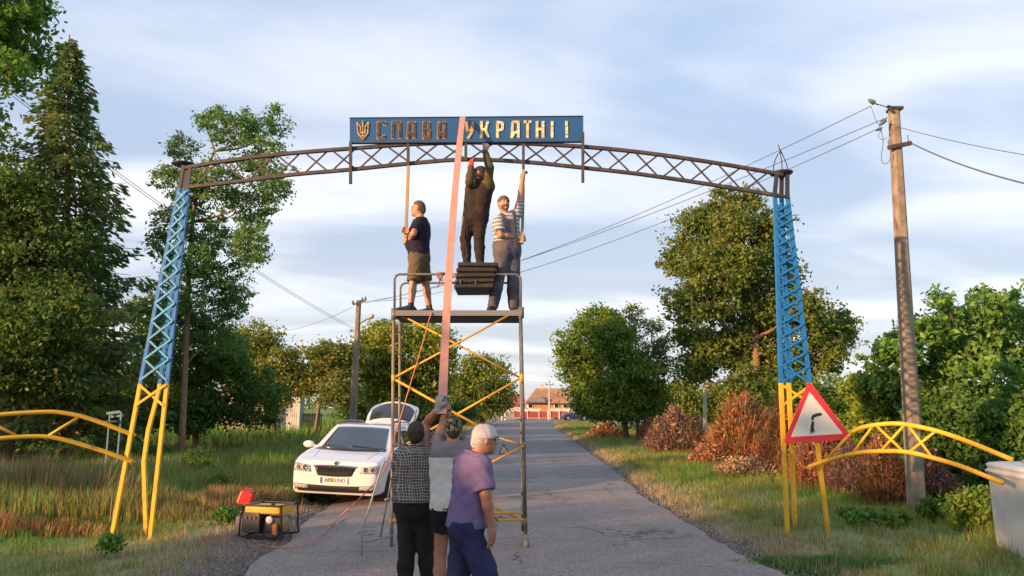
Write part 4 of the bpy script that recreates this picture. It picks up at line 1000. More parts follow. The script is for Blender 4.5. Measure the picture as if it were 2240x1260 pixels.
# ------------------------------------------------------------------ name board
YB = YA - .06
sb = thing('name_board', 'long blue board with gold mosaic lettering above the arch', 'sign', (W(1020, 312, YB).x, YB, W(1020, 402, YB).z))
boardm = worn('board_blue', (.014, .085, .25), (.022, .11, .28), rough=.4, noise=.15, scale=2)
MB().poly([W(765, 314, YB), W(1276, 311, YB), W(1276, 254, YB), W(765, 258, YB)], (0, .04, 0)).build('panel', boardm, sb)
for (a, b) in (((765, 258.7), (1276, 254.7)), ((765, 313.3), (1276, 310.3))): MB().beam(W(*a, YB + .01), W(*b, YB + .01), .010, .05).build('frame_bar', blk, sb)
for (px, y0, y1) in ((767, 310, 402), (893, 315, 366), (1019, 315, 352), (1145, 315, 374), (1275, 290, 399)):
    MB().beam(W(px, y0, YB - .005), W(px, y1, YB - .005), .042, .05, up=(0, -1, 0)).build('post', rust, sb)
def gold(name, col, metal, rough):
    m = bpy.data.materials.new(name); m.use_nodes = True; t = m.node_tree; b = t.nodes['Principled BSDF']; b.inputs['Metallic'].default_value = metal; b.inputs['Roughness'].default_value = rough
    tcn = t.nodes.new('ShaderNodeTexCoord'); v = t.nodes.new('ShaderNodeTexVoronoi'); v.inputs['Scale'].default_value = 34; t.links.new(tcn.outputs['Object'], v.inputs[0])
    sc = t.nodes.new('ShaderNodeSeparateColor'); t.links.new(v.outputs['Color'], sc.inputs[0])
    x = t.nodes.new('ShaderNodeMix'); x.data_type = 'RGBA'; x.inputs[6].default_value = (*[c * .45 for c in col], 1); x.inputs[7].default_value = (*[min(1, c * 1.35) for c in col], 1); t.links.new(sc.outputs[0], x.inputs[0]); t.links.new(x.outputs[2], b.inputs['Base Color'])
    bp = t.nodes.new('ShaderNodeBump'); bp.inputs['Strength'].default_value = .8; bp.inputs['Distance'].default_value = .01; t.links.new(sc.outputs[1], bp.inputs['Height']); t.links.new(bp.outputs[0], b.inputs['Normal'])
    return m
goldb = gold('bright_gold', (.78, .66, .36), .15, .35); goldd = gold('tree_reflection_gold', (.11, .065, .03), .2, .4); goldm = gold('mixed_gold', (.5, .36, .14), .15, .4); edge = mat('letter_edge', (.50, .33, .10), .5)  # left letters dark, right ones bright: tree and sky reflections put into the colour
# strokes on a 1 x 1 cell
LET = {'С': [((1, .0), (.18, .0)), ((.12, .02), (.12, .98)), ((.1, 1), (.85, 1)), ((1, .0), (1, .16)), ((.85, 1), (.85, .84))],
       'Л': [((.1, 1), (.14, .0)), ((.1, .0), (.9, .0)), ((.88, 0), (.88, 1))],
       'А': [((.12, .85), (.2, .05)), ((.2, .03), (.85, .03)), ((.85, 0), (.85, 1)), ((.12, .78), (.85, .62)), ((.05, 1), (.3, .8))],
       'В': [((.15, 0), (.15, 1)), ((.15, .02), (.8, .02)), ((.8, .02), (.8, .42)), ((.15, .47), (.85, .47)), ((.88, .5), (.88, .97)), ((.15, .98), (.88, .98))],
       'У': [((.1, 0), (.2, .5)), ((.2, .5), (.88, .5)), ((.9, 0), (.82, .6)), ((.82, .6), (.3, 1))],
       'К': [((.12, 0), (.12, 1)), ((.15, .5), (.6, .5)), ((.6, .5), (.85, 0)), ((.6, .5), (.9, 1))],
       'Р': [((.15, 0), (.15, 1)), ((.15, .03), (.85, .1)), ((.85, .1), (.8, .48)), ((.8, .5), (.15, .56))],
       'Ї': [((.5, .12), (.5, 1)), ((.0, .0), (.3, .02)), ((.7, .02), (1, .0))], 'Н': [((.12, 0), (.12, 1)), ((.12, .5), (.88, .45)), ((.88, 0), (.88, 1))], 'І': [((.5, 0), (.5, 1))], '!': [((.45, 0), (.5, .78)), ((.5, .88), (.5, 1))]}
def letter(ch, x0, x1, y0, y1, m, w=5.2):
    mb = MB(); ed = MB(); w_ = min(w, (x1 - x0) * .42) if ch not in 'І!Ї' else w * .95
    for i, (a, b) in enumerate(LET[ch]):
        pa = (x0 + a[0] * (x1 - x0), y0 + a[1] * (y1 - y0)); pb = (x0 + b[0] * (x1 - x0), y0 + b[1] * (y1 - y0))
        A_, B_ = W(*pa, YB - .012 - .0006 * i), W(*pb, YB - .012 - .0006 * i); s = PX(YB, 6)
        mb.beam(A_, B_, w_ * s, .012); A2, B2 = A_ + Vector((0, .008, 0)), B_ + Vector((0, .008, 0)); d = (B2 - A2).normalized() * .012
        ed.beam(A2 - d, B2 + d, (w_ + 1.5) * s, .009)
    o = mb.build('letter', m, sb); ed.build('letter_edge', edge, o)
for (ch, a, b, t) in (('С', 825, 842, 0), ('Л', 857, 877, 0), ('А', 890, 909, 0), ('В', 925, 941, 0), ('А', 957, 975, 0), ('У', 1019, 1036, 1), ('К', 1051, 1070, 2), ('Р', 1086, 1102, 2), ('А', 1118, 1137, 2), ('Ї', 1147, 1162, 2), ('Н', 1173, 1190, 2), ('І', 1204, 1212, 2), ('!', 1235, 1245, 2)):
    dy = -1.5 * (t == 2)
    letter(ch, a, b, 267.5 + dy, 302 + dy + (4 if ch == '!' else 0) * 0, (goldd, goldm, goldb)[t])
# trident emblem
te = MB(); s = PX(YB, 6)
for i, (a, b) in enumerate([((781, 268), (783, 293)), ((790, 292), (783, 294)), ((781, 268), (789, 278)), ((789, 278), (788, 290)), ((806, 268), (804, 293)), ((797, 292), (804, 294)), ((806, 268), (798, 278)), ((798, 278), (799, 290)), ((793.5, 264), (793.5, 300)),
                           ((784, 294), (793.5, 305)), ((803, 294), (793.5, 305)), ((788, 290), (799, 290)), ((789, 297), (798, 297))]):
    te.beam(W(*a, YB - .012 - .0005 * i), W(*b, YB - .012 - .0005 * i), 2.6 * s, .012)
te.build('trident_emblem', goldm, sb)
# ================================================================== scaffold tower
YS0, YS1 = 10.15, 10.95
steel = worn('grey_painted_tube', (.10, .12, .13), (.22, .17, .11), rough=.5, noise=.3, amount=(.5, .62), scale=14)
oldt = worn('tan_tube', (.24, .19, .12), (.12, .13, .12), rough=.55, noise=.3, scale=12)
orgt = worn('orange_tube', (.70, .34, .03), (.40, .20, .05), rough=.5, noise=.15, scale=12)
sc_ = thing('scaffold_tower', 'narrow wheeled scaffold tower with orange cross braces under the arch', 'scaffold', (W(1000, 1180, YS0).x, YS0 + .4, 0))
def tb(pts, r, m, name, n=8): return MB().tube([q if isinstance(q, Vector) else W(*q) for q in pts], r, n).build(name, m, sc_, smooth=True)
fl = [W(857, 1192, YS0), W(861, 690, YS0)]; fl[0].z = .0
tb([fl[0], fl[1]], .022, oldt, 'post')
frp = [W(1150, 1168, YS0), W(1139, 690, YS0)]; tb(frp, .024, steel, 'post')
rl_ = [W(874, 1120, YS1), W(875, 695, YS1)]; rl_[0].z = .0; tb(rl_, .020, oldt, 'post')
rrp = [W(1144, 1120, YS1), W(1138, 695, YS1)]; rrp[0].z = .1; tb(rrp, .022, steel, 'post')
for t in np.linspace(.12, .93, 9):
    tb([fl[0].lerp(fl[1], t), rl_[0].lerp(rl_[1], t)], .013, oldt, 'rung')
    tb([frp[0].lerp(frp[1], t), rrp[0].lerp(rrp[1], t)], .013, steel, 'rung')
def guard(Y, x0, x1, ytop, ybot, m, r=.018):
    c = 10
    pts = [(x0, ybot, Y), (x0, ytop + c, Y), (x0 + c * .35, ytop + c * .35, Y), (x0 + c, ytop, Y), (x1 - c, ytop, Y), (x1 - c * .35, ytop + c * .35, Y), (x1, ytop + c, Y), (x1, ybot, Y)]
    tb(pts, r, m, 'guard_rail')
guard(YS0, 863, 1139, 600, 690, steel, .017); guard(YS1, 876, 1134, 619, 695, steel, .016)
guard_z = W(900, 600, YS0).z
# orange cross braces (front plane) — the crossing sticks bolt to the posts
O = YS0 - .03
def zig(a, b, r=.015, y=O): tb([(a[0], a[1], y), (b[0], b[1], y)], r, orgt, 'brace')
zig((862, 826), (1138, 676), .014); zig((862, 829), (1092, 957), .017)
zig((1141, 826), (1000, 906), .015); zig((1000, 906), (866, 985), .015, O + .06)
zig((893, 697), (1141, 828), .013, YS0 + .06); zig((893, 697), (866, 690), .01, YS0 + .06)
zig((862, 1005), (1145, 1140), .013, YS0 + .04); zig((1146, 975), (1010, 1045), .015); zig((1092, 957), (1146, 975), .012, YS0 + .05); zig((1010, 1045), (866, 1130), .014, YS0 + .05)
zig((1143, 1122), (862, 1122), .016); tb([(1146, 1137, O), (860, 1141, O)], .018, orgt, 'base_bar')
tb([(852, 1140, O), (868, 1139, O)], .03, orgt, 'coupler'); tb([W(1141, 818, O), W(1141, 836, O)], .032, orgt, 'coupler'); tb([W(861, 820, O), W(861, 836, O)], .03, orgt, 'coupler')
for (x, y) in ((1146, 973), (1148, 1140)): tb([W(x, y - 7, YS0), W(x, y + 7, YS0)], .032, oldt, 'coupler')
# platform deck
pz = W(1000, 680, YS0).z
A0, B0 = W(862, 680, YS0), W(1141, 676, YS0); A1, B1 = W(862, 694, YS0), W(1141, 692, YS0)
deck = mat('deck_dark', (.035, .037, .042), .7, noise=.3, scale=6); deckg = worn('deck_grey', (.17, .18, .19), (.10, .09, .08), rough=.7, scale=6)
pz = A0.z - .03
MB().box(((A0.x + B0.x) / 2, (YS0 + YS1) / 2, pz - .028), (B0.x - A0.x, YS1 - YS0 - .03, .05)).build('deck', deck, sc_)
for k in range(5):
    yy_ = YS0 + .09 + k * (YS1 - YS0 - .18) / 4; MB().box(((A0.x + B0.x) / 2, yy_, pz + .012), (B0.x - A0.x - .05, .14, .024)).build('plank', deckg, sc_)
MB().box(((A0.x + B0.x) / 2, YS0 - .03, pz - .005), (B0.x - A0.x - .04, .03, .075)).build('edge_beam', deckg, sc_)
tb([(862, 690, YS0), (862, 690, YS0)][:1] + [(880, 697, YS1)], .018, oldt, 'cross_tube')
for (x, y) in ((862, 687), (1140, 684)): tb([W(x, y - 12, YS0 - .01), W(x, y + 12, YS0 - .01)], .04, steel, 'coupler')
# caster wheel
wc = W(1150, 1184, YS0); wc.z = .06
f = MB().box((wc.x - .04, YS0, .11), (.012, .07, .15)).box((wc.x + .04, YS0, .11), (.012, .07, .15)).box((wc.x, YS0, .19), (.09, .08, .015)).build('caster_fork', oldt, sc_)
MB().lathe((wc.x, YS0 - .0, .062), [(.02, -.03), (.066, -.027), (.07, 0), (.066, .027), (.02, .03)], 16, (1, 0, 0)).build('wheel', mat('wheel_grey', (.3, .28, .25), .7), sc_, smooth=True)
# ribbed black crate stack on the rail
crm = mat('black_ribbed', (.022, .02, .019), .55, noise=.4, scale=14, bump=.4)
q0, q1 = W(993, 631, YS0 - .08), W(1088, 572, YS0 - .08)
cr = thing('ribbed_box', 'black ribbed box set across the platform guard rails under the middle man', 'box', ((q0.x + q1.x) / 2, YS0 + .3, q0.z))
hh = (q1.z - q0.z) / 5; rr_ = random.Random(3)
for k in range(5):
    x0 = q0.x + .02 * k * .5 + rr_.uniform(-.006, .006); x1 = W(1080 + k * 2.4, 600, YS0 - .08).x
    MB().box(((x0 + x1) / 2, YS0 + .27, q0.z + hh * (k + .5)), (x1 - x0, .70 + rr_.uniform(-.01, .01), hh * .80), Matrix.Rotation(rr_.uniform(-.03, .03), 3, 'Y')).build('layer', crm, cr)
    _b = cr.children[-1].modifiers.new('bevel', 'BEVEL'); _b.width = .022; _b.segments = 3
MB().box(((q0.x + q1.x) / 2, YS0 + .27, (q0.z + q1.z) / 2), (q1.x - q0.x - .10, .62, q1.z - q0.z - .02)).build('core', crm, cr)
for a in (.15, .5): MB().beam((q0.x + a * (q1.x - q0.x), YS0 - .095, q0.z + .06), (q0.x + a * (q1.x - q0.x), YS0 - .095, q0.z + .12), .015, .01).build('hook', steel, cr)
# pink board being pushed up from below
pinkm = worn('pink_primer', (.56, .27, .20), (.42, .19, .15), rough=.8, noise=.3, scale=9, amount=(.5, .66))
PK0, PK1 = W(967, 905, 7.35), W(1012, 256, YB - .09)
_v = []; _f = []
for i in range(13):
    t = i / 12; q = PK0.lerp(PK1, t) + Vector((-.035, -.02, 0)) * 4 * t * (1 - t); hw_ = .043 + .002 * math.sin(i * 2.1)
    _v += [q + Vector((sx * hw_, sy * .015, 0)) for sx, sy in ((-1, -1), (1, -1), (1, 1), (-1, 1))]
for i in range(12): _f += [(i * 4 + j, i * 4 + (j + 1) % 4, i * 4 + 4 + (j + 1) % 4, i * 4 + 4 + j) for j in range(4)]
_f += [(3, 2, 1, 0), (48, 49, 50, 51)]
obj('pink_board', _v, _f, pinkm, None, label='long pink painted board pushed up from the road to the name board', cat='board')
woodp = worn('old_wood', (.34, .24, .13), (.22, .15, .09), rough=.85, noise=.25, scale=8)
YK = YA - .13
MB().beam(W(887, 534, 10.50), W(893.5, 364, YK), .042, .042).build('wooden_pole', woodp, None, label='wooden pole held up by the man in shorts on the left', cat='pole')
MB().beam(W(1142, 533, 10.50), W(1145.5, 372, YK), .046, .046).build('wooden_pole', woodp, None, label='wooden pole held up by the man in overalls on the right', cat='pole')
MB().beam(W(974, 905, 7.5), W(967, 745, 8.2), .05, .02).build('wooden_lath', woodp, None, label='short grey lath beside the lower end of the pink board', cat='board')
# knot of rope and straps on the rail
def rope(name, label, pts, r, m, cat, n=6, sm=5):
    return MB().tube(smooth_pts([q if isinstance(q, Vector) else W(*q) for q in pts], sm), r, n).build(name, m, None, smooth=True, label=label, cat=cat)
ropem = mat('rope', (.30, .22, .14), .9, noise=.3, scale=60); pinkr = mat('pink_strap', (.6, .12, .12), .8)
rg = thing('rope_knot', 'tangle of rope ends knotted on the guard rail beside the pink board', 'rope', W(965, 640, YS0 - .04))
rr_ = random.Random(9)
for k in range(7):
    pts = [W(960 + rr_.uniform(-8, 14), 602 + rr_.uniform(-6, 14), YS0 - .04 + rr_.uniform(-.03, .03)) for _ in range(4)]
    MB().tube(smooth_pts(pts, 5), .007, 5).build('rope_loop', ropem if k % 3 else pinkr, rg, smooth=True)
MB().tube(smooth_pts([W(962, 606, YS0 - .05), W(960, 622, YS0 - .05), W(957, 630, YS0 - .05)], 5), .006, 5).build('rope_end', mat('dark_rope', (.05, .05, .05), .8), rg)
MB().tube(smooth_pts([W(966, 606, YS0 - .05), W(970, 622, YS0 - .05), W(976, 632, YS0 - .06)], 5), .006, 5).build('rope_end', ropem, rg)
MB().tube(smooth_pts([W(985, 603, YS0 - .05), W(1000, 600, YS0 - .06), W(978, 609, YS0 - .05), W(998, 606, YS0 - .05)], 5), .012, 6).build('rope_wrap', ropem, rg)
# trestle ladder leaning by the tower
lad = thing('trestle', 'bent grey tubular trestle standing left of the scaffold', 'ladder', (W(800, 1200, 9.7).x, 9.7, 0))
gt = worn('galvanised_tube', (.25, .27, .28), (.16, .13, .11), rough=.45, noise=.2, scale=12)
f0 = W(792, 1213, 9.55); f0.z = 0
def lt(pts, r=.012, name='tube'): return MB().tube([q if isinstance(q, Vector) else W(*q) for q in pts], r, 7).build(name, gt, lad, smooth=True)
lt([f0, (791, 1165, 9.6), (835, 1022, 9.85), (841, 1009, 9.87), (854, 1006, 9.9), (857, 1014, 9.9), (857, 1190, 10.0)], .013)
lt([(793, 1186, 9.58), (858, 1172, 9.95)], .012, 'crossbar'); lt([(832, 1176, 10.35), (856, 1050, 10.2), (858, 1030, 10.15)], .011); lt([(843, 1093, 9.75), (860, 1090, 9.98)], .016, 'crossbar')
# ------------------------------------------------------------------ generator
YG_ = 10.75
gx0, gx1 = W(530, 1160, YG_).x, W(608, 1160, YG_).x
gen = thing('generator', 'portable generator with a yellow tank in a black tube frame on the dirt', 'generator', (-3.4, YG_, 0), rot=(0, 0, math.radians(-14)), local=True)
gen.location = (W(572, 1165, YG_).x + .03, YG_ + .22, .035)
Lg, Dg, Hg = .66, .44, .44
gb = mat('generator_black', (.015, .014, .014), .45); gy = mat('tank_yellow', (.75, .42, .02), .35, noise=.06)
for sy_ in (-Dg / 2, Dg / 2):
    MB().tube(smooth_pts([(-Lg / 2, sy_, 0.03), (-Lg / 2, sy_, .1), (-Lg / 2 + .02, sy_, Hg - .02), (-Lg / 2 + .05, sy_, Hg), (Lg / 2 - .05, sy_, Hg), (Lg / 2 - .02, sy_, Hg - .02), (Lg / 2, sy_, .1), (Lg / 2 - .03, sy_, .02), (-Lg / 2 + .04, sy_, .02), (-Lg / 2, sy_, .03)], 4), .0135, 7).build('frame_tube', gb, gen, smooth=True)
for sx_ in (-Lg / 2 + .05, Lg / 2 - .05): MB().tube([(sx_, -Dg / 2, Hg), (sx_, Dg / 2, Hg)], .013, 7).build('frame_tube', mat('frame_grey', (.2, .19, .18), .4), gen, smooth=True)
for sx_ in (-Lg / 2 + .1, Lg / 2 - .1): MB().tube([(sx_, -Dg / 2, .03), (sx_, Dg / 2, .03)], .013, 7).build('foot_bar', gb, gen, smooth=True)
tk = MB(); tk.box((0, 0, Hg - .065), (Lg - .10, Dg - .05, .10)); t_ = tk.build('tank', gy, gen); bv = t_.modifiers.new('bevel', 'BEVEL'); bv.width = .02; bv.segments = 3
MB().lathe((.05, 0, Hg - .01), [(.03, 0), (.032, .015), (.02, .022)], 12).build('tank_cap', gb, gen)
MB().box((-.17, -Dg / 2 + .05, .21), (.27, .07, .27)).build('control_panel', mat('panel_dark', (.05, .04, .035), .5), gen)
for (a, b) in ((-.24, .27), (-.17, .27), (-.10, .27)): MB().lathe((a, -Dg / 2 + .012, b), [(.02, 0), (.02, .012)], 10, (0, -1, 0)).build('socket', mat('socket_brown', (.12, .09, .07), .5), gen)
MB().box((-.17, -.02, .17), (.26, .22, .24)).build('alternator', gb, gen)
MB().box((.12, 0, .16), (.26, .26, .22)).build('engine_block', mat('engine_dark', (.03, .028, .028), .5), gen)
MB().lathe((.09, -Dg / 2 + .09, .24), [(.055, 0), (.055, .02), (.045, .028), (.03, .03)], 14, (0, -1, 0)).build('recoil_starter', mat('starter_white', (.7, .69, .6), .4), gen, smooth=True)
MB().box((.19, -Dg / 2 + .07, .12), (.06, .05, .14)).build('fuel_part', mat('orange_part', (.7, .2, .04), .5), gen)
MB().lathe((Lg / 2 - .10, -.02, .17), [(.05, 0), (.11, .01), (.11, .05), (.05, .06)], 16, (1, 0, 0)).build('fan_cover', mat('fan_tan', (.3, .22, .1), .5), gen, smooth=True)
for (a, b) in ((-.31, .35), (-.05, .33), (-.12, .09), (.02, .05)): MB().lathe((a, -Dg / 2 - .014, b), [(.009, 0), (.006, .006)], 8, (0, -1, 0)).build('bolt', mat('bolt_zinc', (.6, .6, .6), .3, metal=.6), gen)
rc = W(538, 1090, 11.15)
jb = MB(); R_ = Matrix.Rotation(math.radians(20), 3, 'Y')
can = thing('fuel_can', 'red plastic fuel can tilted behind the left end of the generator', 'can', rc + Vector((0, .0, -.12)))
b_ = MB().box(rc, (.20, .12, .21), R_).build('body', mat('can_red', (.62, .03, .02), .35, noise=.08), can); bv = b_.modifiers.new('bevel', 'BEVEL'); bv.width = .025; bv.segments = 3
MB().tube([rc + R_ @ Vector((-.06, 0, .10)), rc + R_ @ Vector((-.05, 0, .14)), rc + R_ @ Vector((.04, 0, .14)), rc + R_ @ Vector((.05, 0, .10))], .012, 6).build('handle', mat('can_red'), can)
MB().lathe(rc + R_ @ Vector((.08, 0, .10)), [(.022, 0), (.022, .03)], 10, tuple(R_ @ Vector((0, 0, 1)))).build('cap', gb, can)
MB().box((rc.x - .02, rc.y + .02, .14), (.18, .16, .28)).build('pail', mat('pail_grey', (.2, .19, .17), .6), can, label='grey pail holding up the can')
# ------------------------------------------------------------------ cords
cordm = mat('orange_cord', (.55, .17, .08), .6)
gp_ = lambda px, py: G(px, py, .075)
rope('extension_cord', 'orange extension cord running from the generator up to the platform', [gp_(560, 1190), gp_(600, 1197), gp_(650, 1197), gp_(700, 1172), gp_(745, 1128), W(785, 1092, 11.5), W(812, 1065, 11.0), W(840, 1030, 10.5), W(862, 960, 10.09), W(898, 840, 10.09), W(925, 750, 10.09), W(940, 695, 10.08), W(944, 683, 10.09)], .0085, cordm, 'cord', n=6, sm=6)
blkc = mat('black_cable', (.02, .02, .022), .5); whc = mat('white_cable', (.5, .5, .5), .5)
rope('power_cable', 'thin dark cable hanging from the tool of the middle man', [(1024, 362, 10.72), (1021, 395, 10.68), (1018, 430, 10.62), (1014, 460, 10.55), (1010, 500, 10.5), (1018, 530, 10.5), (1022, 571, 10.45)], .005, blkc, 'cable')
rope('power_cable', 'thin white cable looping down the left leg of the middle man', [(1014, 475, 10.5), (1006, 510, 10.45), (1004, 545, 10.45), (1013, 571, 10.42)], .004, whc, 'cable')
# ------------------------------------------------------------------ white bin
binm = mat('bin_white', (.66, .65, .64), .45, noise=.06, scale=2)
zt_ = W(2150, 1026, 10.1).z
ql = W(2153, 1040, 10.15); qb = W(2163, 1188, 10.15); qf = Vector((6.0, 8.55, 0))
bn = thing('plastic_bin', 'large white plastic bin with rounded lid at the lower right', 'bin', (6.75, 9.4, 0))
def ring(z, k, rr=.12, n=5):
    # plan corners (left far, left near, right near, right far)
    c = [Vector((ql.x, 10.15)), Vector((5.93, 8.5)), Vector((7.2, 8.05)), Vector((7.75, 9.7))]; m = sum(c, Vector((0, 0))) / 4
    c = [m + (q - m) * k for q in c]; out = []
    for i in range(4):
        p = c[i]; a = (c[i - 1] - p).normalized() * rr; b = (c[(i + 1) % 4] - p).normalized() * rr
        for j in range(n + 1):
            t = j / n; q = (p + a) * (1 - t) ** 2 + p * 2 * t * (1 - t) + (p + b) * t * t; out.append((q.x, q.y, z))
    return out
def rings(name, spec, m):
    v = []; f = []
    for (z, k, r_) in spec: v += ring(z, k, r_)
    n = 24
    for i in range(len(spec) - 1):
        for j in range(n): f.append((i * n + j, i * n + (j + 1) % n, (i + 1) * n + (j + 1) % n, (i + 1) * n + j))
    f += [tuple(range(n))[::-1], tuple((len(spec) - 1) * n + j for j in range(n))]
    return obj(name, v, f, m, bn, smooth=True)
o = rings('body', [(0, .955, .10), (.02, .965, .12), (.5, .975, .12), (zt_ - .04, .985, .12), (zt_ - .03, .99, .12)], binm)
o = rings('lid', [(zt_ - .04, 1.0, .13), (zt_ - .035, 1.02, .13), (zt_ + .0, 1.02, .13), (zt_ + .01, .99, .13), (zt_ + .03, .985, .13), (zt_ + .04, 1.0, .13), (zt_ + .075, 1.0, .13), (zt_ + .095, .97, .15), (zt_ + .11, .88, .2)], binm)
MB().tube(smooth_pts([Vector((6.1, 8.9, zt_ + .12)), Vector((6.1, 8.95, zt_ + .17)), Vector((6.25, 9.25, zt_ + .17)), Vector((6.25, 9.3, zt_ + .12))], 5), .015, 7).build('handle', binm, bn)
# ================================================================== implicit-surface modelling
def surface_nets(D, org, h):
    D = D.astype(np.float32); nx, ny, nz = D.shape
    s = D < 0
    def corner(i, j, k, A): return A[i:nx - 1 + i, j:ny - 1 + j, k:nz - 1 + k]
    cnt = np.zeros((nx - 1, ny - 1, nz - 1), np.int8)
    for i in (0, 1):
        for j in (0, 1):
            for k in (0, 1): cnt += corner(i, j, k, s)
    act = (cnt > 0) & (cnt < 8)
    ids = -np.ones(act.shape, np.int64); ijk = np.argwhere(act); ids[act] = np.arange(len(ijk))
    acc = np.zeros((len(ijk), 3)); num = np.zeros(len(ijk))
    I, J, K = ijk.T
    cs = [(0, 0, 0), (1, 0, 0), (0, 1, 0), (1, 1, 0), (0, 0, 1), (1, 0, 1), (0, 1, 1), (1, 1, 1)]
    val = {c: D[I + c[0], J + c[1], K + c[2]] for c in cs}
    for a in cs:
        for ax in range(3):
            if a[ax]: continue
            b = list(a); b[ax] = 1; b = tuple(b)
            va, vb = val[a], val[b]; m = (va < 0) != (vb < 0)
            t = va[m] / (va[m] - vb[m]); p = np.tile(np.array(a, float), (m.sum(), 1)); p[:, ax] += t
            acc[m] += p; num[m] += 1
    v = (ijk + acc / num[:, None]) * h + np.asarray(org)
    F_ = []
    for ax in range(3):
        o = [q for q in range(3) if q != ax]
        sl0 = [slice(1, -1)] * 3; sl0[ax] = slice(0, -1); sl1 = [slice(1, -1)] * 3; sl1[ax] = slice(1, None)
        A = s[tuple(sl0)]; B = s[tuple(sl1)]; ch = A != B; e = np.argwhere(ch)
        if not len(e): continue
        base = e.copy(); base[:, o[0]] += 1; base[:, o[1]] += 1
        q = []
        for (du, dv) in ((-1, -1), (0, -1), (0, 0), (-1, 0)):
            c = base.copy(); c[:, o[0]] += du; c[:, o[1]] += dv; q.append(ids[c[:, 0], c[:, 1], c[:, 2]])
        q = np.stack(q, 1); inside = A[ch]
        flip = inside if ax != 1 else ~inside
        q[~flip] = q[~flip][:, ::-1]
        F_.append(q)
    f = np.concatenate(F_); f = f[(f >= 0).all(1)]
    return v, f
def n3(a):
    a = np.asarray(a, float); return a / (np.linalg.norm(a) + 1e-9)
class SDF:
    """list of rounded cones / ellipsoids blended into one skin"""
    def __init__(s): s.p = []
    def cone(s, a, b, ra, rb, k=.02, flat=None, fl=1.0, cut=False): s.p.append(('c', np.array(a, float), np.array(b, float), ra, rb, k, None if flat is None else n3(flat), fl, cut)); return s
    def ell(s, c, R, rad, k=.02, op='u'): s.p.append(('e' if op == 'u' else 's', np.array(c, float), np.array(R, float), np.array(rad, float), 0, k, None, 1)); return s
    def grid(s, h, pad=.03):
        lo = np.full(3, 1e9); hi = -lo
        for q in s.p:
            if q[0] == 's': continue
            if q[0] == 'c':
                r = max(q[3], q[4]); lo = np.minimum(lo, np.minimum(q[1], q[2]) - r); hi = np.maximum(hi, np.maximum(q[1], q[2]) + r)
            else:
                r = q[3].max(); lo = np.minimum(lo, q[1] - r); hi = np.maximum(hi, q[1] + r)
        lo -= pad; hi += pad; n = np.ceil((hi - lo) / h).astype(int) + 1
        D = np.full(tuple(n), 0.2, np.float32)
        ax = [lo[i] + h * np.arange(n[i]) for i in range(3)]
        for q in s.p:
            k = q[5]
            if q[0] == 'c':
                r = max(q[3], q[4]) + max(k, .01) + .02; l_ = np.minimum(q[1], q[2]) - r; h_ = np.maximum(q[1], q[2]) + r
            else:
                r = q[3].max() + max(k, .01) + .02; l_ = q[1] - r; h_ = q[1] + r
            i0 = np.clip(np.floor((l_ - lo) / h).astype(int), 0, n); i1 = np.clip(np.ceil((h_ - lo) / h).astype(int) + 1, 0, n)
            sl = tuple(slice(a, b) for a, b in zip(i0, i1))
            X = np.stack(np.meshgrid(*[ax[i][i0[i]:i1[i]] for i in range(3)], indexing='ij'), -1)
            if q[0] == 'c':
                a, b, ra, rb, fn, fl = q[1], q[2], q[3], q[4], q[6], q[7]
                ab = b - a; pa = X - a
                if fn is not None: pa = pa + (pa @ fn)[..., None] * fn * (1 / fl - 1)
                t = np.clip((pa @ ab) / (ab @ ab + 1e-12), 0, 1)
                d = np.linalg.norm(pa - t[..., None] * ab, axis=-1) - (ra + (rb - ra) * t)
                if fn is not None: d *= (fl + 1) / 2
                if q[8]: d = np.maximum(d, (pa - ab) @ n3(ab))
            else:
                Y = ((X - q[1]) @ q[2].T) / q[3]; L = np.linalg.norm(Y, axis=-1); G_ = np.linalg.norm(Y / q[3], axis=-1) + 1e-9
                d = L * (L - 1) / G_
            cur = D[sl]
            if q[0] == 's':
                hh = np.clip(.5 - .5 * (cur + d) / k, 0, 1); D[sl] = cur * (1 - hh) - d * hh + k * hh * (1 - hh)
            else:
                hh = np.clip(.5 + .5 * (cur - d) / k, 0, 1); D[sl] = cur * (1 - hh) + d * hh - k * hh * (1 - hh)
        s.lo, s.ax, s.h = lo, ax, h
        return D
    def XYZ(s): return np.meshgrid(*s.ax, indexing='ij')
def wrinkle(X, Y, Z, amp, seed, sz=(11, 11, 15)):
    X = X.astype(np.float32); Y = Y.astype(np.float32); Z = Z.astype(np.float32)
    r = np.random.default_rng(seed); o = 0
    for i in range(6):
        k = r.normal(0, 1, 3) * np.array(sz) * r.uniform(.6, 1.6); ph = r.uniform(0, 6.28)
        o = o + (1.2 - 2.2 * np.abs(np.sin(X * k[0] + Y * k[1] + Z * k[2] + ph + 1.6 * np.sin(X * 7 + Z * 5 + Y * 6 + ph)))) * r.uniform(.5, 1)
    return o * amp / 3
def mesh_sdf(s, D, name, m, parent, **k):
    v, f = surface_nets(D, s.lo, s.h)
    return obj(name, v, f, m, parent, smooth=True, **k)
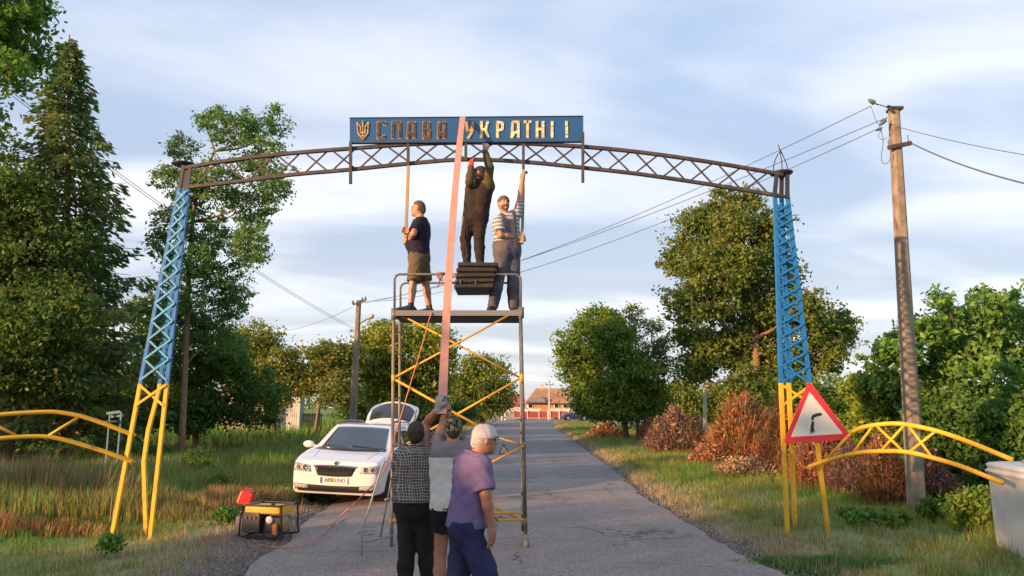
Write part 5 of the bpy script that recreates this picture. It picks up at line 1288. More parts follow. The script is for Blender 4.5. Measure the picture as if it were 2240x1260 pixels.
# ------------------------------------------------------------------ materials for people
skinm = mat('skin', (.44, .225, .145), .5, noise=.10, scale=14, spec=.4)
skint = mat('skin_tanned', (.36, .17, .10), .5, noise=.12, scale=14, spec=.4)
def cloth(name, col, rough=.9, noise=.12, col2=None, scale=10): return mat(name, col, rough, noise=noise, scale=scale, bump=.25, bscale=90, spec=.2, col2=col2)
def patt(name, build, rough=.9):
    m = bpy.data.materials.new(name); m.use_nodes = True; t = m.node_tree; b = t.nodes['Principled BSDF']; b.inputs['Roughness'].default_value = rough; b.inputs['Specular IOR Level'].default_value = .2
    tcn = t.nodes.new('ShaderNodeTexCoord'); sp = t.nodes.new('ShaderNodeSeparateXYZ'); t.links.new(tcn.outputs['Object'], sp.inputs[0])
    def M(op, a, c=0.):
        n = t.nodes.new('ShaderNodeMath'); n.operation = op
        for i, v in enumerate((a, c)):
            if isinstance(v, (int, float)): n.inputs[i].default_value = v
            else: t.links.new(v, n.inputs[i])
        return n.outputs[0]
    def MX(f, a, c):
        n = t.nodes.new('ShaderNodeMix'); n.data_type = 'RGBA'
        if isinstance(f, (int, float)): n.inputs[0].default_value = f
        else: t.links.new(f, n.inputs[0])
        for i, v in ((6, a), (7, c)):
            if isinstance(v, tuple): n.inputs[i].default_value = (*v, 1)
            else: t.links.new(v, n.inputs[i])
        return n.outputs[2]
    nz = t.nodes.new('ShaderNodeTexNoise'); nz.inputs['Scale'].default_value = 6; nz.inputs['Detail'].default_value = 3; t.links.new(tcn.outputs['Object'], nz.inputs[0])
    t.links.new(build(M, MX, sp.outputs, nz.outputs, t, tcn), b.inputs['Base Color'])
    return m
def plaid(M, MX, xyz, nz, t, tcn):
    wob = M('MULTIPLY', M('SUBTRACT', nz[0], .5), .05)
    u = M('ADD', M('ADD', xyz[0], M('MULTIPLY', xyz[1], .8)), wob); v = M('ADD', xyz[2], wob)
    l1 = M('LESS_THAN', M('FRACT', M('MULTIPLY', u, 38.0)), .28); l2 = M('LESS_THAN', M('FRACT', M('MULTIPLY', v, 38.0)), .28)
    b1 = M('LESS_THAN', M('FRACT', M('MULTIPLY', u, 9.5)), .45); b2 = M('LESS_THAN', M('FRACT', M('MULTIPLY', v, 9.5)), .45)
    c = MX(M('MULTIPLY', M('ADD', b1, b2), .5), (.055, .042, .040), (.13, .10, .09))
    return MX(M('MULTIPLY', M('ADD', l1, l2), .45), c, (.50, .45, .42))
plaidm = patt('plaid_shirt', plaid)
def stripes(M, MX, xyz, nz, t, tcn):
    v = M('ADD', xyz[2], M('MULTIPLY', nz[0], .03)); a = M('LESS_THAN', M('FRACT', M('MULTIPLY', v, 17.0)), .5)
    return MX(a, (.16, .19, .24), (.50, .47, .44))
stripem = patt('striped_tee', stripes)
def camo(M, MX, xyz, nz, t, tcn):
    n = t.nodes.new('ShaderNodeTexNoise'); n.inputs['Scale'].default_value = 17; n.inputs['Detail'].default_value = 2; t.links.new(tcn.outputs['Object'], n.inputs[0])
    n2 = t.nodes.new('ShaderNodeTexNoise'); n2.inputs['Scale'].default_value = 23; t.links.new(tcn.outputs['Object'], n2.inputs[0])
    c = MX(M('GREATER_THAN', n.outputs[0], .5), (.085, .10, .05), (.24, .22, .16))
    return MX(M('GREATER_THAN', n2.outputs[0], .56), c, (.035, .03, .022))
camom = patt('camouflage', camo)
def twotone(M, MX, xyz, nz, t, tcn):
    return MX(M('GREATER_THAN', M('ADD', xyz[2], M('MULTIPLY', nz[0], .02)), YOKE), (.60, .57, .52), (.185, .165, .175))
def dirtyden(M, MX, xyz, nz, t, tcn):
    n = t.nodes.new('ShaderNodeTexNoise'); n.inputs['Scale'].default_value = 5; n.inputs['Detail'].default_value = 6; t.links.new(tcn.outputs['Object'], n.inputs[0])
    return MX(M('MULTIPLY', M('SUBTRACT', n.outputs[0], .35), 2.6), (.05, .065, .115), (.17, .13, .115))
denim = patt('worn_denim', dirtyden)
# ------------------------------------------------------------------ a person
def rot_to(fwd, up=(0, 0, 1)):
    f = n3(fwd); u = np.asarray(up, float); u = n3(u - f * (u @ f)); r = np.cross(f, u); return np.stack([r, f, u])   # rows: right, forward, up
def person(label, J, face, chest_n, name='person', cat='person', skin=None, garments=None, hair=None, cap=None, shoes=None, hands=None, vox=.0085, belly=0., girth=1., beard=None, gloves=None, headscale=1.0, seed=1, collar=None):
    """J: joints in world coordinates (numpy). face: where the head looks. chest_n: where the chest points."""
    skin = skin or skinm
    J = {k: np.array(tuple(v), float) for k, v in J.items()}
    g = girth; cn = n3(chest_n)
    feet = min(J['aL'][2], J['aR'][2]) - .08
    root = thing(name, label, cat, ((J['aL'][0] + J['aR'][0]) / 2, (J['aL'][1] + J['aR'][1]) / 2, feet))
    pel = (J['hL'] + J['hR']) / 2; nb = (J['sL'] + J['sR']) / 2 + np.array([0, 0, .03]); lat = n3(J['sR'] - J['sL']); hl = n3(J['hR'] - J['hL'])
    nb = J.get('nb', nb)
    H = rot_to(face); hc = J['head']; hs = headscale
    def torso(s, e=0., lo=True, k=.05):
        up = n3(nb - pel)
        for sg, h_, sh in ((-1, 'hL', 'sL'), (1, 'hR', 'sR')):
            top = nb - up * .13 + lat * sg * .085
            s.cone(pel + hl * sg * .062 + up * .06, top, .118 * g + e, .122 * g + e, k, cn, .86)
            s.cone(nb - up * .05 + lat * sg * .02, J[sh] - np.array([0, 0, .01]), .075 + e, .062 + e, k)
        if belly: s.ell(pel + up * .20 + cn * .05, rot_to(cn), np.array([.15, .13, .16]) * (g + belly) + e, .06)
        return s
    def arm(s, side, e=0., upto=1.0, e2=None):
        S_, E_, W_ = J['s' + side], J['e' + side], J['w' + side]
        if upto <= .5:
            q = S_ + (E_ - S_) * upto * 2; s.cone(S_, q, .056 * g + e, .050 * g + (e2 or e), .03, cut=e > 0)
        else:
            s.cone(S_, E_, .054 * g + e, .042 + e, .03); q = E_ + (W_ - E_) * (upto - .5) * 2; s.cone(E_, E_ + (q - E_) * .35, .043 + e, .043 + e, .02); s.cone(E_ + (q - E_) * .35, q, .043 + e, .028 + (e2 if e2 is not None else e), .02)
    def legp(s, side, e=0., upto=1.0, e2=None, k=.03):
        h_, K_, A_ = J['h' + side], J['k' + side], J['a' + side]; e2 = e if e2 is None else e2
        if upto <= .5:
            q = h_ + (K_ - h_) * upto * 2; s.cone(h_, q, .088 * g + e, .066 + e2, k, cut=True)
        else:
            s.cone(h_, K_, .088 * g + e, .057 + (e + e2) / 2, k); q = K_ + (A_ - K_) * (upto - .5) * 2
            s.cone(K_, K_ + (A_ - K_) * .35, .055 + (e + e2) / 2, .056 + e2, .02); s.cone(K_ + (A_ - K_) * .35, q, .056 + e2, .036 + e2, .02)
    # ---- body
    s = SDF(); torso(s); s.cone(pel, pel, .12 * g, .12 * g, .05, cn, .85)
    s.cone(nb - np.array([0, 0, .03]), hc - H[2] * .05 - H[1] * .02, .062, .055, .035)
    s.ell(hc + H[2] * .012 * hs - H[1] * .012, H, np.array([.076, .093, .105]) * hs, .02)
    s.ell(hc - H[2] * .055 * hs + H[1] * .028, H, np.array([.056, .060, .066]) * hs, .035)
    s.cone(hc + H[1] * .088 * hs + H[2] * .012, hc + H[1] * .101 * hs - H[2] * .024, .008, .012, .012)      # nose
    s.cone(hc + H[1] * .082 * hs + H[2] * .032 - H[0] * .03, hc + H[1] * .082 * hs + H[2] * .032 + H[0] * .03, .010, .010, .012)   # brow
    s.cone(hc + H[1] * .075 - H[2] * .085 * hs, hc + H[1] * .076 - H[2] * .09 * hs, .02, .02, .02)          # chin
    s.cone(hc + H[1] * .084 - H[2] * .050 - H[0] * .02, hc + H[1] * .084 - H[2] * .050 + H[0] * .02, .009, .009, .008)  # lips
    for sg in (-1, 1):
        s.ell(hc + H[0] * sg * .079 * hs - H[1] * .008 - H[2] * .005, H, np.array([.012, .020, .034]) * hs, .006)     # ears
        s.ell(hc + H[0] * sg * .031 + H[1] * .098 * hs + H[2] * .012, H, (.017, .016, .011), .010, 's')
    s.ell(hc + H[1] * .099 * hs - H[2] * .051, H, (.022, .012, .0035), .005, 's')
    for sd in 'LR':
        arm(s, sd); legp(s, sd)
        # foot
        A_ = J['a' + sd]; fd = n3(J['f' + sd] - A_); heel = A_ - fd * .03 + np.array([0, 0, -.045]); toe = A_ + fd * .16 + np.array([0, 0, -.055])
        s.cone(A_, heel, .037, .034, .02); s.cone(heel, toe, .033, .028, .02); 
        # hand
        W_ = J['w' + sd]; spec = (hands or {}).get(sd)
        hd = n3(spec[0]); pn = n3(spec[1]); pn = n3(pn - hd * (pn @ hd)); wd = np.cross(hd, pn); curl = spec[2]
        thumb = spec[3] if len(spec) > 3 else 1
        s.cone(W_, W_ + hd * .05, .026, .030, .02, pn, .75)
        for i in range(4): s.cone(W_ + hd * .03 + wd * (i - 1.5) * .014, W_ + hd * .088 + wd * (i - 1.5) * .021, .017, .013, .008)
        for i in range(4):
            Lf = (.90, 1.0, .94, .76)[i]; q = W_ + hd * .088 + wd * (i - 1.5) * .021; a = curl * .5 + .08 * i; dcur = hd
            spread = wd * (i - 1.5) * .10
            for L_, r0, r1 in ((.042, .0105, .0095), (.027, .0095, .0088), (.021, .0088, .0075)):
                dcur = n3(hd * math.cos(a) + pn * math.sin(a) + spread); q2 = q + dcur * L_ * Lf; s.cone(q, q2, r0, r1, .004); q = q2; a += curl
        q = W_ + hd * .025 + wd * thumb * .025; t1 = q + n3(hd * .6 + wd * thumb * .8 + pn * .35) * .045; t2 = t1 + n3(hd * .75 + wd * thumb * (.35 - .5 * curl) + pn * (.3 + .6 * curl)) * .033; t3 = t2 + n3(hd * .7 + pn * (.3 + curl) - wd * thumb * .4 * curl) * .026
        s.cone(q, t1, .017, .0125, .01); s.cone(t1, t2, .0125, .011, .004); s.cone(t2, t3, .011, .009, .004)
    D = s.grid(vox); body = mesh_sdf(s, D, 'body', skin, root)
    up = n3(nb - pel)
    # ---- garments
    for gi, gd in enumerate(garments or []):
        kind = gd['kind']; e = gd.get('e', .012); q = SDF(); hem = gd.get('hem'); amp = gd.get('wr', .006)
        if kind == 'shirt':
            torso(q, e); q.cone(pel + np.array([0, 0, .0]) + hl * .05, pel - hl * .05, .125 * g + e, .125 * g + e, .06, cn, .9)
            if gd.get('drop'): q.cone(pel + up * .1, pel - np.array([0, 0, gd['drop']]), .14 * g + e, .15 * g + e, .06, cn, .85)
            q.cone(nb - up * .03, nb + up * .025, .075 + e * .5, .062 + e * .3, .03)
            for sd in 'LR': arm(q, sd, e + .004, gd.get('sleeve', .4), e2=gd.get('cuff', .02))
        elif kind == 'arms':
            for sd in 'LR': arm(q, sd, e, gd['sleeve'], e2=.018)
            q.cone(J['sL'], J['sR'], .085 + e, .085 + e, .05)
        elif kind == 'legs':
            q.cone(pel + hl * .05, pel - hl * .05, .125 * g + e, .125 * g + e, .06, cn, .9); q.cone(pel, pel + up * gd.get('rise', .08), .125 * g + e, .12 * g + e, .06, cn, .9)
            for sd in 'LR': legp(q, sd, e, gd.get('len', 1.0), gd.get('e2', e + .012), k=.05)
        elif kind == 'bib':
            torso(q, e); q.cone(pel + hl * .05, pel - hl * .05, .13 * g + e, .13 * g + e, .06, cn, .9)
        elif kind == 'sock':
            for sd in 'LR': A_ = J['a' + sd]; K_ = J['k' + sd]; q.cone(A_, A_ + (K_ - A_) * gd.get('len', .3), .040, .044, .01)
        D2 = q.grid(gd.get('vox', .010)); X, Y, Z = q.XYZ()
        D2 = D2 + wrinkle(X, Y, Z, amp, seed * 10 + gi, gd.get('wsz', (12, 12, 15)))
        if kind == 'shirt':
            a0 = pel - np.array([0, 0, hem if hem is not None else .02]); 
            hcut = gd.get('cut', True)
            d = -((X - a0[0]) * 0 + (Z - a0[2])); 
            far_ = ((X - J['wL'][0]) ** 2 + (Y - J['wL'][1]) ** 2 > .0)
            D2 = np.maximum(D2, d) if hcut else D2
            nk = nb + up * gd.get('neck', .035); D2 = np.maximum(D2, -0.001 + ((X - nk[0]) * up[0] + (Y - nk[1]) * up[1] + (Z - nk[2]) * up[2]) - .9 * np.maximum(0, np.sqrt((X - nb[0]) ** 2 + (Y - nb[1]) ** 2 + (Z - nb[2]) ** 2) - .11)) 
        if kind == 'legs':
            t0 = pel + up * gd.get('top', .07); D2 = np.maximum(D2, (Z - t0[2]))
            if gd.get('zcut') is not None: D2 = np.maximum(D2, gd['zcut'] - Z)
        if kind == 'bib':
            t0 = pel + up * gd.get('top', .32); dd_ = (X - pel[0]) * cn[0] + (Y - pel[1]) * cn[1]; ll = np.abs((X - pel[0]) * lat[0] + (Y - pel[1]) * lat[1] + (Z - pel[2]) * lat[2])
            lh = n3(lat * np.array([1, 1, 0])); ll = np.abs((X - pel[0] - up[0] * (Z - pel[2])) * lh[0] + (Y - pel[1] - up[1] * (Z - pel[2])) * lh[1]); front = (dd_ > .0); bibz = np.where(front & (ll < .12), t0[2], pel[2] + .12)
            strap = (np.abs(ll - .085) < .024) & (Z > t0[2] - .02)
            D2 = np.maximum(D2, np.where(strap, -1, Z - bibz))
            D2 = np.maximum(D2, (pel[2] - .05) - Z)
        mesh_sdf(q, D2, gd['name'], gd['m'], root, label=gd.get('label'))
    if collar:
        ring_p = []
        for a in np.linspace(0, 2 * math.pi, 17)[:-1]: ring_p.append(Vector(nb + up * .030 + lat * math.cos(a) * .072 + np.cross(lat, up) * math.sin(a) * .078 + up * .012 * math.sin(a)))
        MB().tube(ring_p + ring_p[:2], .013, 6).build('collar', collar, root, smooth=True)
    # ---- hair, cap, beard, shoes, gloves
    if hair:
        q = SDF(); q.ell(hc + H[2] * .018 * hs - H[1] * .014, H, np.array([.082, .100, .110]) * hs + hair.get('e', .004), .02)
        q.cone(hc - H[1] * .075 - H[2] * .03, hc - H[1] * .065 - H[2] * .06, .04, .035, .03)
        D2 = q.grid(.006); X, Y, Z = q.XYZ(); P3 = np.stack([X, Y, Z], -1) - hc; f_ = P3 @ H[1]; u_ = P3 @ H[2]; r_ = np.abs(P3 @ H[0])
        line = np.where(f_ > -.012, .048 + .55 * np.maximum(0, f_ - .02), np.where(f_ > -.03, .0, -.075)) if not hair.get('fringe') else .03
        D2 = D2 + wrinkle(X, Y, Z, .003, seed + 99, (60, 60, 60)); D2 = np.maximum(D2, (line - u_) * .8)
        mesh_sdf(q, D2, 'hair', hair['m'], root)
    if beard:
        q = SDF(); q.ell(hc - H[2] * .06 + H[1] * .03, H, (.062, .066, .062), .02); D2 = q.grid(.006); X, Y, Z = q.XYZ(); P3 = np.stack([X, Y, Z], -1) - hc
        D2 = np.maximum(D2, P3 @ H[2] + .042); mesh_sdf(q, D2, 'beard', beard, root)
    if cap:
        q = SDF(); q.ell(hc + H[2] * .030 * hs - H[1] * .010, H, np.array([.089, .107, .100]) * hs * cap.get('s', 1), .02)
        D2 = q.grid(.006); X, Y, Z = q.XYZ(); P3 = np.stack([X, Y, Z], -1) - hc; u_ = P3 @ H[2]; f_ = P3 @ H[1]
        D2 = np.maximum(D2, (cap.get('low', .03) + .18 * f_) - u_) + wrinkle(X, Y, Z, .0025, seed + 5, (30, 30, 30))
        mesh_sdf(q, D2, 'cap', cap['m'], root)
        if cap.get('brim', True):
            b_ = SDF(); dr = H[1] * cap.get('dir', 1); c0 = hc + H[2] * (.040 if cap.get('dir', 1) > 0 else .02) + dr * .062
            for sg in (-.5, 0, .5): b_.cone(c0 + H[0] * sg * .07, c0 + dr * (.105 - abs(sg) * .03) + H[0] * sg * .085 - H[2] * .02, .045, .030, .02, H[2], .16)
            mesh_sdf(b_, b_.grid(.006), 'cap_brim', cap.get('mb', cap['m']), root)
    eyem = mat('eye_dark', (.03, .02, .015), .2)
    for sg in (-1, 1):
        e_ = MB().lathe(Vector(hc + H[0] * sg * .031 + H[1] * .082 * hs + H[2] * .010), [(.003, -.006), (.007, -.003), (.007, .003), (.003, .006)], 8, tuple(H[2])).build('eye', eyem, root, smooth=True)
    if shoes:
        for sd in 'LR':
            A_ = J['a' + sd]; fd = n3(J['f' + sd] - A_); q = SDF(); heel = A_ - fd * .045 + np.array([0, 0, -.045]); toe = A_ + fd * .175 + np.array([0, 0, -.052])
            q.cone(A_ + np.array([0, 0, .01]), heel, .043, .041, .02); q.cone(heel, toe, .041, .036, .02); q.cone(A_ + fd * .05 - np.array([0, 0, .02]), toe, .04, .03, .03)
            D2 = q.grid(.008); X, Y, Z = q.XYZ(); D2 = np.maximum(D2, A_[2] - .088 - Z); D2 = np.maximum(D2, Z - (A_[2] + .03)); mesh_sdf(q, D2, 'shoe', shoes, root)
            MB().beam(Vector(heel - fd * .035 + [0, 0, -.036]), Vector(toe + fd * .03 + [0, 0, -.029]), .078, .018, up=(0, 0, 1)).build('sole', mat('sole_dark', (.03, .028, .025), .8), root)
    if gloves:
        for sd in gloves['sides']:
            W_ = J['w' + sd]; spec = hands[sd]; hd = n3(spec[0]); pn = n3(spec[1]); pn = n3(pn - hd * (pn @ hd)); wd = np.cross(hd, pn); curl = spec[2]; thumb = spec[3] if len(spec) > 3 else 1
            q = SDF(); q.cone(W_ - hd * .03, W_ + hd * .05, .035, .034, .02, pn, .85)
            for i in range(4): q.cone(W_ + hd * .03 + wd * (i - 1.5) * .014, W_ + hd * .088 + wd * (i - 1.5) * .021, .021, .017, .01)
            for i in range(4):
                p_ = W_ + hd * .088 + wd * (i - 1.5) * .021; a = curl * .5 + .08 * i
                for L_, r0, r1 in ((.042, .0135, .0125), (.027, .0125, .0115), (.021, .0115, .0105)):
                    dc = n3(hd * math.cos(a) + pn * math.sin(a) + wd * (i - 1.5) * .1); p2 = p_ + dc * L_ * (.90, 1.0, .94, .76)[i]; q.cone(p_, p2, r0, r1, .005); p_ = p2; a += curl
            p_ = W_ + hd * .025 + wd * thumb * .025; t1 = p_ + n3(hd * .6 + wd * thumb * .8 + pn * .35) * .045; t2 = t1 + n3(hd * .75 + wd * thumb * (.35 - .5 * curl) + pn * (.3 + .6 * curl)) * .033; t3 = t2 + n3(hd * .7 + pn * (.3 + curl) - wd * thumb * .4 * curl) * .026
            q.cone(p_, t1, .021, .016, .01); q.cone(t1, t2, .016, .014, .005); q.cone(t2, t3, .014, .012, .005)
            mesh_sdf(q, q.grid(.007), 'glove', gloves['m'], root)
    return root
def V3(px, py, Y): return np.array(tuple(W(px, py, Y)))
haird = mat('hair_dark', (.035, .024, .018), .7, noise=.4, scale=60, bump=.6, bscale=200)
hairg = mat('hair_greying', (.10, .075, .055), .75, noise=.5, scale=70, bump=.6, bscale=200)
hairw = mat('hair_white', (.42, .40, .38), .75, noise=.3, scale=70)
UPZ = np.array([0, 0, 1.0])
# ---- the man in shorts on the left of the platform, in profile facing left
Y0 = 10.52
navy = cloth('navy_tee', (.018, .018, .035)); khaki = cloth('khaki_shorts', (.115, .085, .055), noise=.15); graysock = cloth('dark_sock', (.05, .05, .055)); shoeb = mat('shoe_black', (.02, .018, .017), .6)
def onplat(px, Y): q = W(px, 600, Y); return np.array([q.x, Y, pz + .024 + .088])
J = dict(head=V3(914, 457, Y0), nb=V3(922, 481, Y0), sL=V3(914, 491, Y0 - .18), sR=V3(925, 489, Y0 + .18), eL=V3(896, 524, Y0 - .27), eR=V3(905, 520, Y0 + .12), wL=V3(897, 521, Y0 - .02) , wR=V3(898, 505, Y0 + .02),
         hL=V3(914, 562, Y0 - .09), hR=V3(920, 562, Y0 + .09), kL=V3(904, 618, Y0 - .12), kR=V3(931, 617, Y0 + .10))
J['aL'] = onplat(900, Y0 - .16); J['aR'] = onplat(941, Y0 + .14); J['fL'] = J['aL'] + [-.2, -.05, 0]; J['fR'] = J['aR'] + [-.2, -.08, 0]
J['eL'] = V3(904, 511, Y0 - .34); J['wL'] = V3(896, 525, Y0 - .10)
person('man in a navy T-shirt and khaki shorts standing on the platform, facing left', J, (-1, .05, .02), (-1, .1, 0), garments=[
    dict(kind='shirt', name='t_shirt', m=navy, sleeve=.36, hem=-.0, drop=.0, e=.014, cuff=.024, wr=.010), dict(kind='legs', name='shorts', m=khaki, len=.485, e=.018, e2=.034, top=.05), dict(kind='sock', name='sock', m=graysock, len=.12)],
    hair=dict(m=hairg, e=.0), shoes=shoeb, girth=1.1, hands=dict(L=((-.9, .4, -.05), (.3, .9, .0), 1.15, 1), R=((-.95, .1, .1), (.1, -.9, 0), 1.15, -1)), seed=2, belly=.05)
# ---- the man in black standing on the ribbed box, arms up under the truss
Y1_ = 10.66
blackc = cloth('black_jersey', (.034, .026, .023), noise=.25); blackt = cloth('black_track_pants', (.028, .022, .020), noise=.25); olivec = cloth('olive_sleeve', (.085, .065, .035), noise=.25)
ztop = W(1040, 572, YS0 - .08).z
def onbox(px, Y): q = W(px, 572, Y); return np.array([q.x, Y, ztop + .088])
J = dict(head=V3(1049, 381, Y1_), nb=V3(1050, 402, Y1_), sL=V3(1033, 411, Y1_ + .06), sR=V3(1068, 408, Y1_ - .04), eL=V3(1033, 396, Y1_ - .20), wL=V3(1031, 364, Y1_ - .05), eR=V3(1071, 366, Y1_ - .08), wR=V3(1061, 330, Y1_ + .16),
         hL=V3(1030, 476, Y1_ + .02), hR=V3(1052, 476, Y1_ - .02), kL=V3(1018, 523, Y1_ - .06), kR=V3(1048, 522, Y1_ - .08))
J['sL'] = V3(1032, 414, Y1_ + .04); J['eL'] = V3(1027, 398, Y1_ - .16)
J['aL'] = onbox(1021, Y1_ - .10); J['aR'] = onbox(1050, Y1_ - .12); J['fL'] = J['aL'] + [-.1, .15, 0]; J['fR'] = J['aR'] + [-.05, .2, 0]
person('man in black with olive sleeves standing on the ribbed box, reaching up to the truss', J, (-.85, .25, .35), (-.5, .75, 0), garments=[
    dict(kind='shirt', name='vest', m=blackc, sleeve=.05, hem=-.02, e=.020, cuff=.012, wr=.005, neck=.06), dict(kind='arms', name='olive_sleeves', m=olivec, sleeve=.95, e=.018, wr=.005), dict(kind='legs', name='track_pants', m=blackt, len=.99, e=.022, e2=.022, wr=.006, top=.09)],
    hair=dict(m=haird, e=0), cap=dict(m=mat('cap_black', (.02, .018, .016), .8)), shoes=shoeb, hands=dict(L=((.0, .1, 1), (.5, .6, 0), .7, 1), R=((0, .1, 1), (-.3, .8, 0), .6, -1)), seed=3, belly=.04, girth=.92,
    gloves=dict(sides='L', m=mat('red_glove', (.45, .05, .04), .8)))
# ---- the man in overalls on the right
Y2 = 10.55
J = dict(head=V3(1102, 446, Y2), nb=V3(1106, 473, Y2), sL=V3(1129, 469, Y2 + .03), sR=V3(1091, 482, Y2 - .08), eL=V3(1138, 432, Y2 + .12), wL=V3(1143, 392, Y2 + .22), eR=V3(1094, 515, Y2 - .17), wR=V3(1132, 520, Y2 - .02),
         hL=V3(1119, 548, Y2 + .03), hR=V3(1100, 548, Y2 - .03), kL=V3(1124, 607, Y2 + .02), kR=V3(1090, 607, Y2 - .08))
J['aL'] = onplat(1123, Y2 + .02); J['aR'] = onplat(1078, Y2 - .12); J['fL'] = J['aL'] + [.06, -.2, 0]; J['fR'] = J['aR'] + [-.05, -.2, 0]
glv = mat('work_glove', (.26, .23, .14), .85, noise=.2)
person('man in denim overalls and a striped tee on the platform, holding the right wooden pole', J, (.30, -.75, .12), (.35, -.9, 0), garments=[
    dict(kind='shirt', name='striped_shirt', m=stripem, sleeve=.38, hem=-.02, e=.010, cuff=.026, wr=.003), dict(kind='bib', name='overall_bib', m=denim, e=.026, top=.44, wr=.003), dict(kind='legs', name='overall_legs', m=denim, len=.97, e=.026, e2=.034, wr=.010, top=.12)],
    hair=dict(m=hairg, e=-.002), cap=dict(m=mat('cap_olive', (.10, .085, .05), .85), brim=False, low=.02), shoes=shoeb, beard=hairg, hands=dict(L=((.05, .1, 1), (.4, .4, 0), .95, 1), R=((1, .25, .05), (.1, .9, .1), 1.0, 1)), seed=4,
    gloves=dict(sides='LR', m=glv))
# ---- near men
def onroad(px, Y, z=.035): q = W(px, 1240, Y); return np.array([q.x, Y, z + .088])
Y3 = 7.3
charc = cloth('charcoal_trousers', (.022, .020, .021)); 
J = dict(head=V3(911, 948, Y3 + .02), nb=V3(911, 983, Y3), sL=V3(885, 992, Y3 + .02), sR=V3(939, 988, Y3), eL=V3(880, 1050, Y3 + .14), wL=V3(905, 1062, Y3 + .34), eR=V3(941, 925, Y3 + .10), wR=V3(958, 893, Y3 + .07),
         hL=V3(890, 1105, Y3 + .0), hR=V3(925, 1105, Y3 + .0), kL=V3(889, 1205, Y3 + .03), kR=V3(932, 1200, Y3 + .06))
J['eR'] = V3(931, 928, Y3 + .26); J['sR'] = V3(934, 985, Y3 + .06)
J['aL'] = onroad(886, Y3 - .02); J['aR'] = onroad(940, Y3 + .05); J['fL'] = J['aL'] + [-.03, .2, 0]; J['fR'] = J['aR'] + [.06, .2, 0]
person('man in a dark plaid shirt and charcoal trousers seen from behind, pushing the pink board', J, (.12, .95, .28), (.05, 1, 0), skin=skint, garments=[
    dict(kind='shirt', name='plaid_shirt', m=plaidm, sleeve=.34, hem=-.035, e=.024, cuff=.03, wr=.010, drop=.02), dict(kind='legs', name='trousers', m=charc, len=1.0, e=.014, e2=.026, wr=.009, top=.10)],
    hair=dict(m=haird, e=.008), shoes=shoeb, hands=dict(L=((.6, .6, .5), (.5, -.3, .5), .6, 1), R=((.12, .05, 1), (.3, .6, 0), 1.0, -1)), seed=5, vox=.008, girth=1.04, headscale=.93, collar=plaidm,
    gloves=dict(sides='R', m=mat('grey_glove', (.22, .22, .23), .85)))
Y4 = 7.0
J = dict(head=V3(992, 937, Y4 + .04), nb=V3(990, 973, Y4), sL=V3(964, 982, Y4 + .04), sR=V3(1017, 985, Y4), eL=V3(961, 950, Y4 + .25), wL=V3(969, 921, Y4 + .40), eR=V3(1000, 955, Y4 + .33), wR=V3(981, 908, Y4 + .46),
         hL=V3(972, 1110, Y4), hR=V3(1008, 1110, Y4), kL=V3(963, 1210, Y4 + .05), kR=V3(1002, 1212, Y4 + .05))
J['aL'] = onroad(960, Y4 - .02); J['aR'] = onroad(1006, Y4 + .02); J['fL'] = J['aL'] + [-.04, .2, 0]; J['fR'] = J['aR'] + [.04, .2, 0]
YOKE = float(V3(990, 997, Y4)[2] - (min(J['aL'][2], J['aR'][2]) - .08))
tt_m = patt('grey_and_white_shirt', twotone)
person('man in a camouflage cap, grey and white shirt and black shorts seen from behind', J, (-.05, .95, .30), (.0, 1, 0), skin=skint, garments=[
    dict(kind='shirt', name='shirt', m=tt_m, sleeve=.30, hem=.02, e=.018, cuff=.03, wr=.008, drop=.06), dict(kind='legs', name='shorts', m=cloth('black_shorts', (.015, .014, .016)), len=.26, e=.022, e2=.036, top=.05)],
    hair=dict(m=haird, e=.0), cap=dict(m=camom, s=1.02, low=-.005, brim=True), shoes=shoeb, hands=dict(L=((.1, .1, 1), (.6, .5, 0), .9, 1), R=((-.15, .15, 1), (-.5, .5, 0), .8, -1)), seed=6, vox=.008, girth=.97, headscale=.94)
Y5 = 6.05
purp = cloth('purple_polo', (.175, .125, .24), noise=.08); navyt = cloth('navy_trousers', (.028, .032, .085), noise=.15)
J = dict(head=V3(1061, 962, Y5), nb=V3(1037, 1000, Y5), sL=V3(1015, 1010, Y5 + .17), sR=V3(1052, 1018, Y5 - .17), eL=V3(1040, 1075, Y5 + .24), wL=V3(1062, 1120, Y5 + .30), eR=V3(1062, 1080, Y5 - .22), wR=V3(1074, 1148, Y5 - .16),
         hL=V3(1018, 1150, Y5 + .08), hR=V3(1020, 1152, Y5 - .08), kL=V3(1000, 1262, Y5 + .08), kR=V3(1062, 1250, Y5 - .10))
J['aL'] = onroad(965, Y5 + .10, .06); J['aR'] = onroad(1090, Y5 - .10); J['fL'] = J['aL'] + [.2, .03, -.03]; J['fR'] = J['aR'] + [.2, -.03, 0]
person('man in a purple polo shirt, pale cap and navy trousers walking to the right', J, (.80, .30, -.12), (.75, .62, 0), skin=skint, garments=[
    dict(kind='shirt', name='polo_shirt', m=purp, sleeve=.44, hem=-.0, e=.020, cuff=.034, wr=.009, drop=.04, neck=.045), dict(kind='legs', name='trousers', m=navyt, len=.98, e=.024, e2=.040, wr=.011, top=.06)],
    hair=dict(m=hairw, e=-.002), cap=dict(m=mat('cap_pale', (.50, .45, .43), .85), mb=mat('brim_grey', (.30, .31, .34), .8), low=.012, s=1.04), shoes=shoeb, hands=dict(L=((.3, .1, -1), (.5, .6, 0), .35, 1), R=((.1, -.05, -1), (-.6, .5, 0), .22, 1)), seed=7, vox=.0075, girth=.98, headscale=.95, collar=purp)
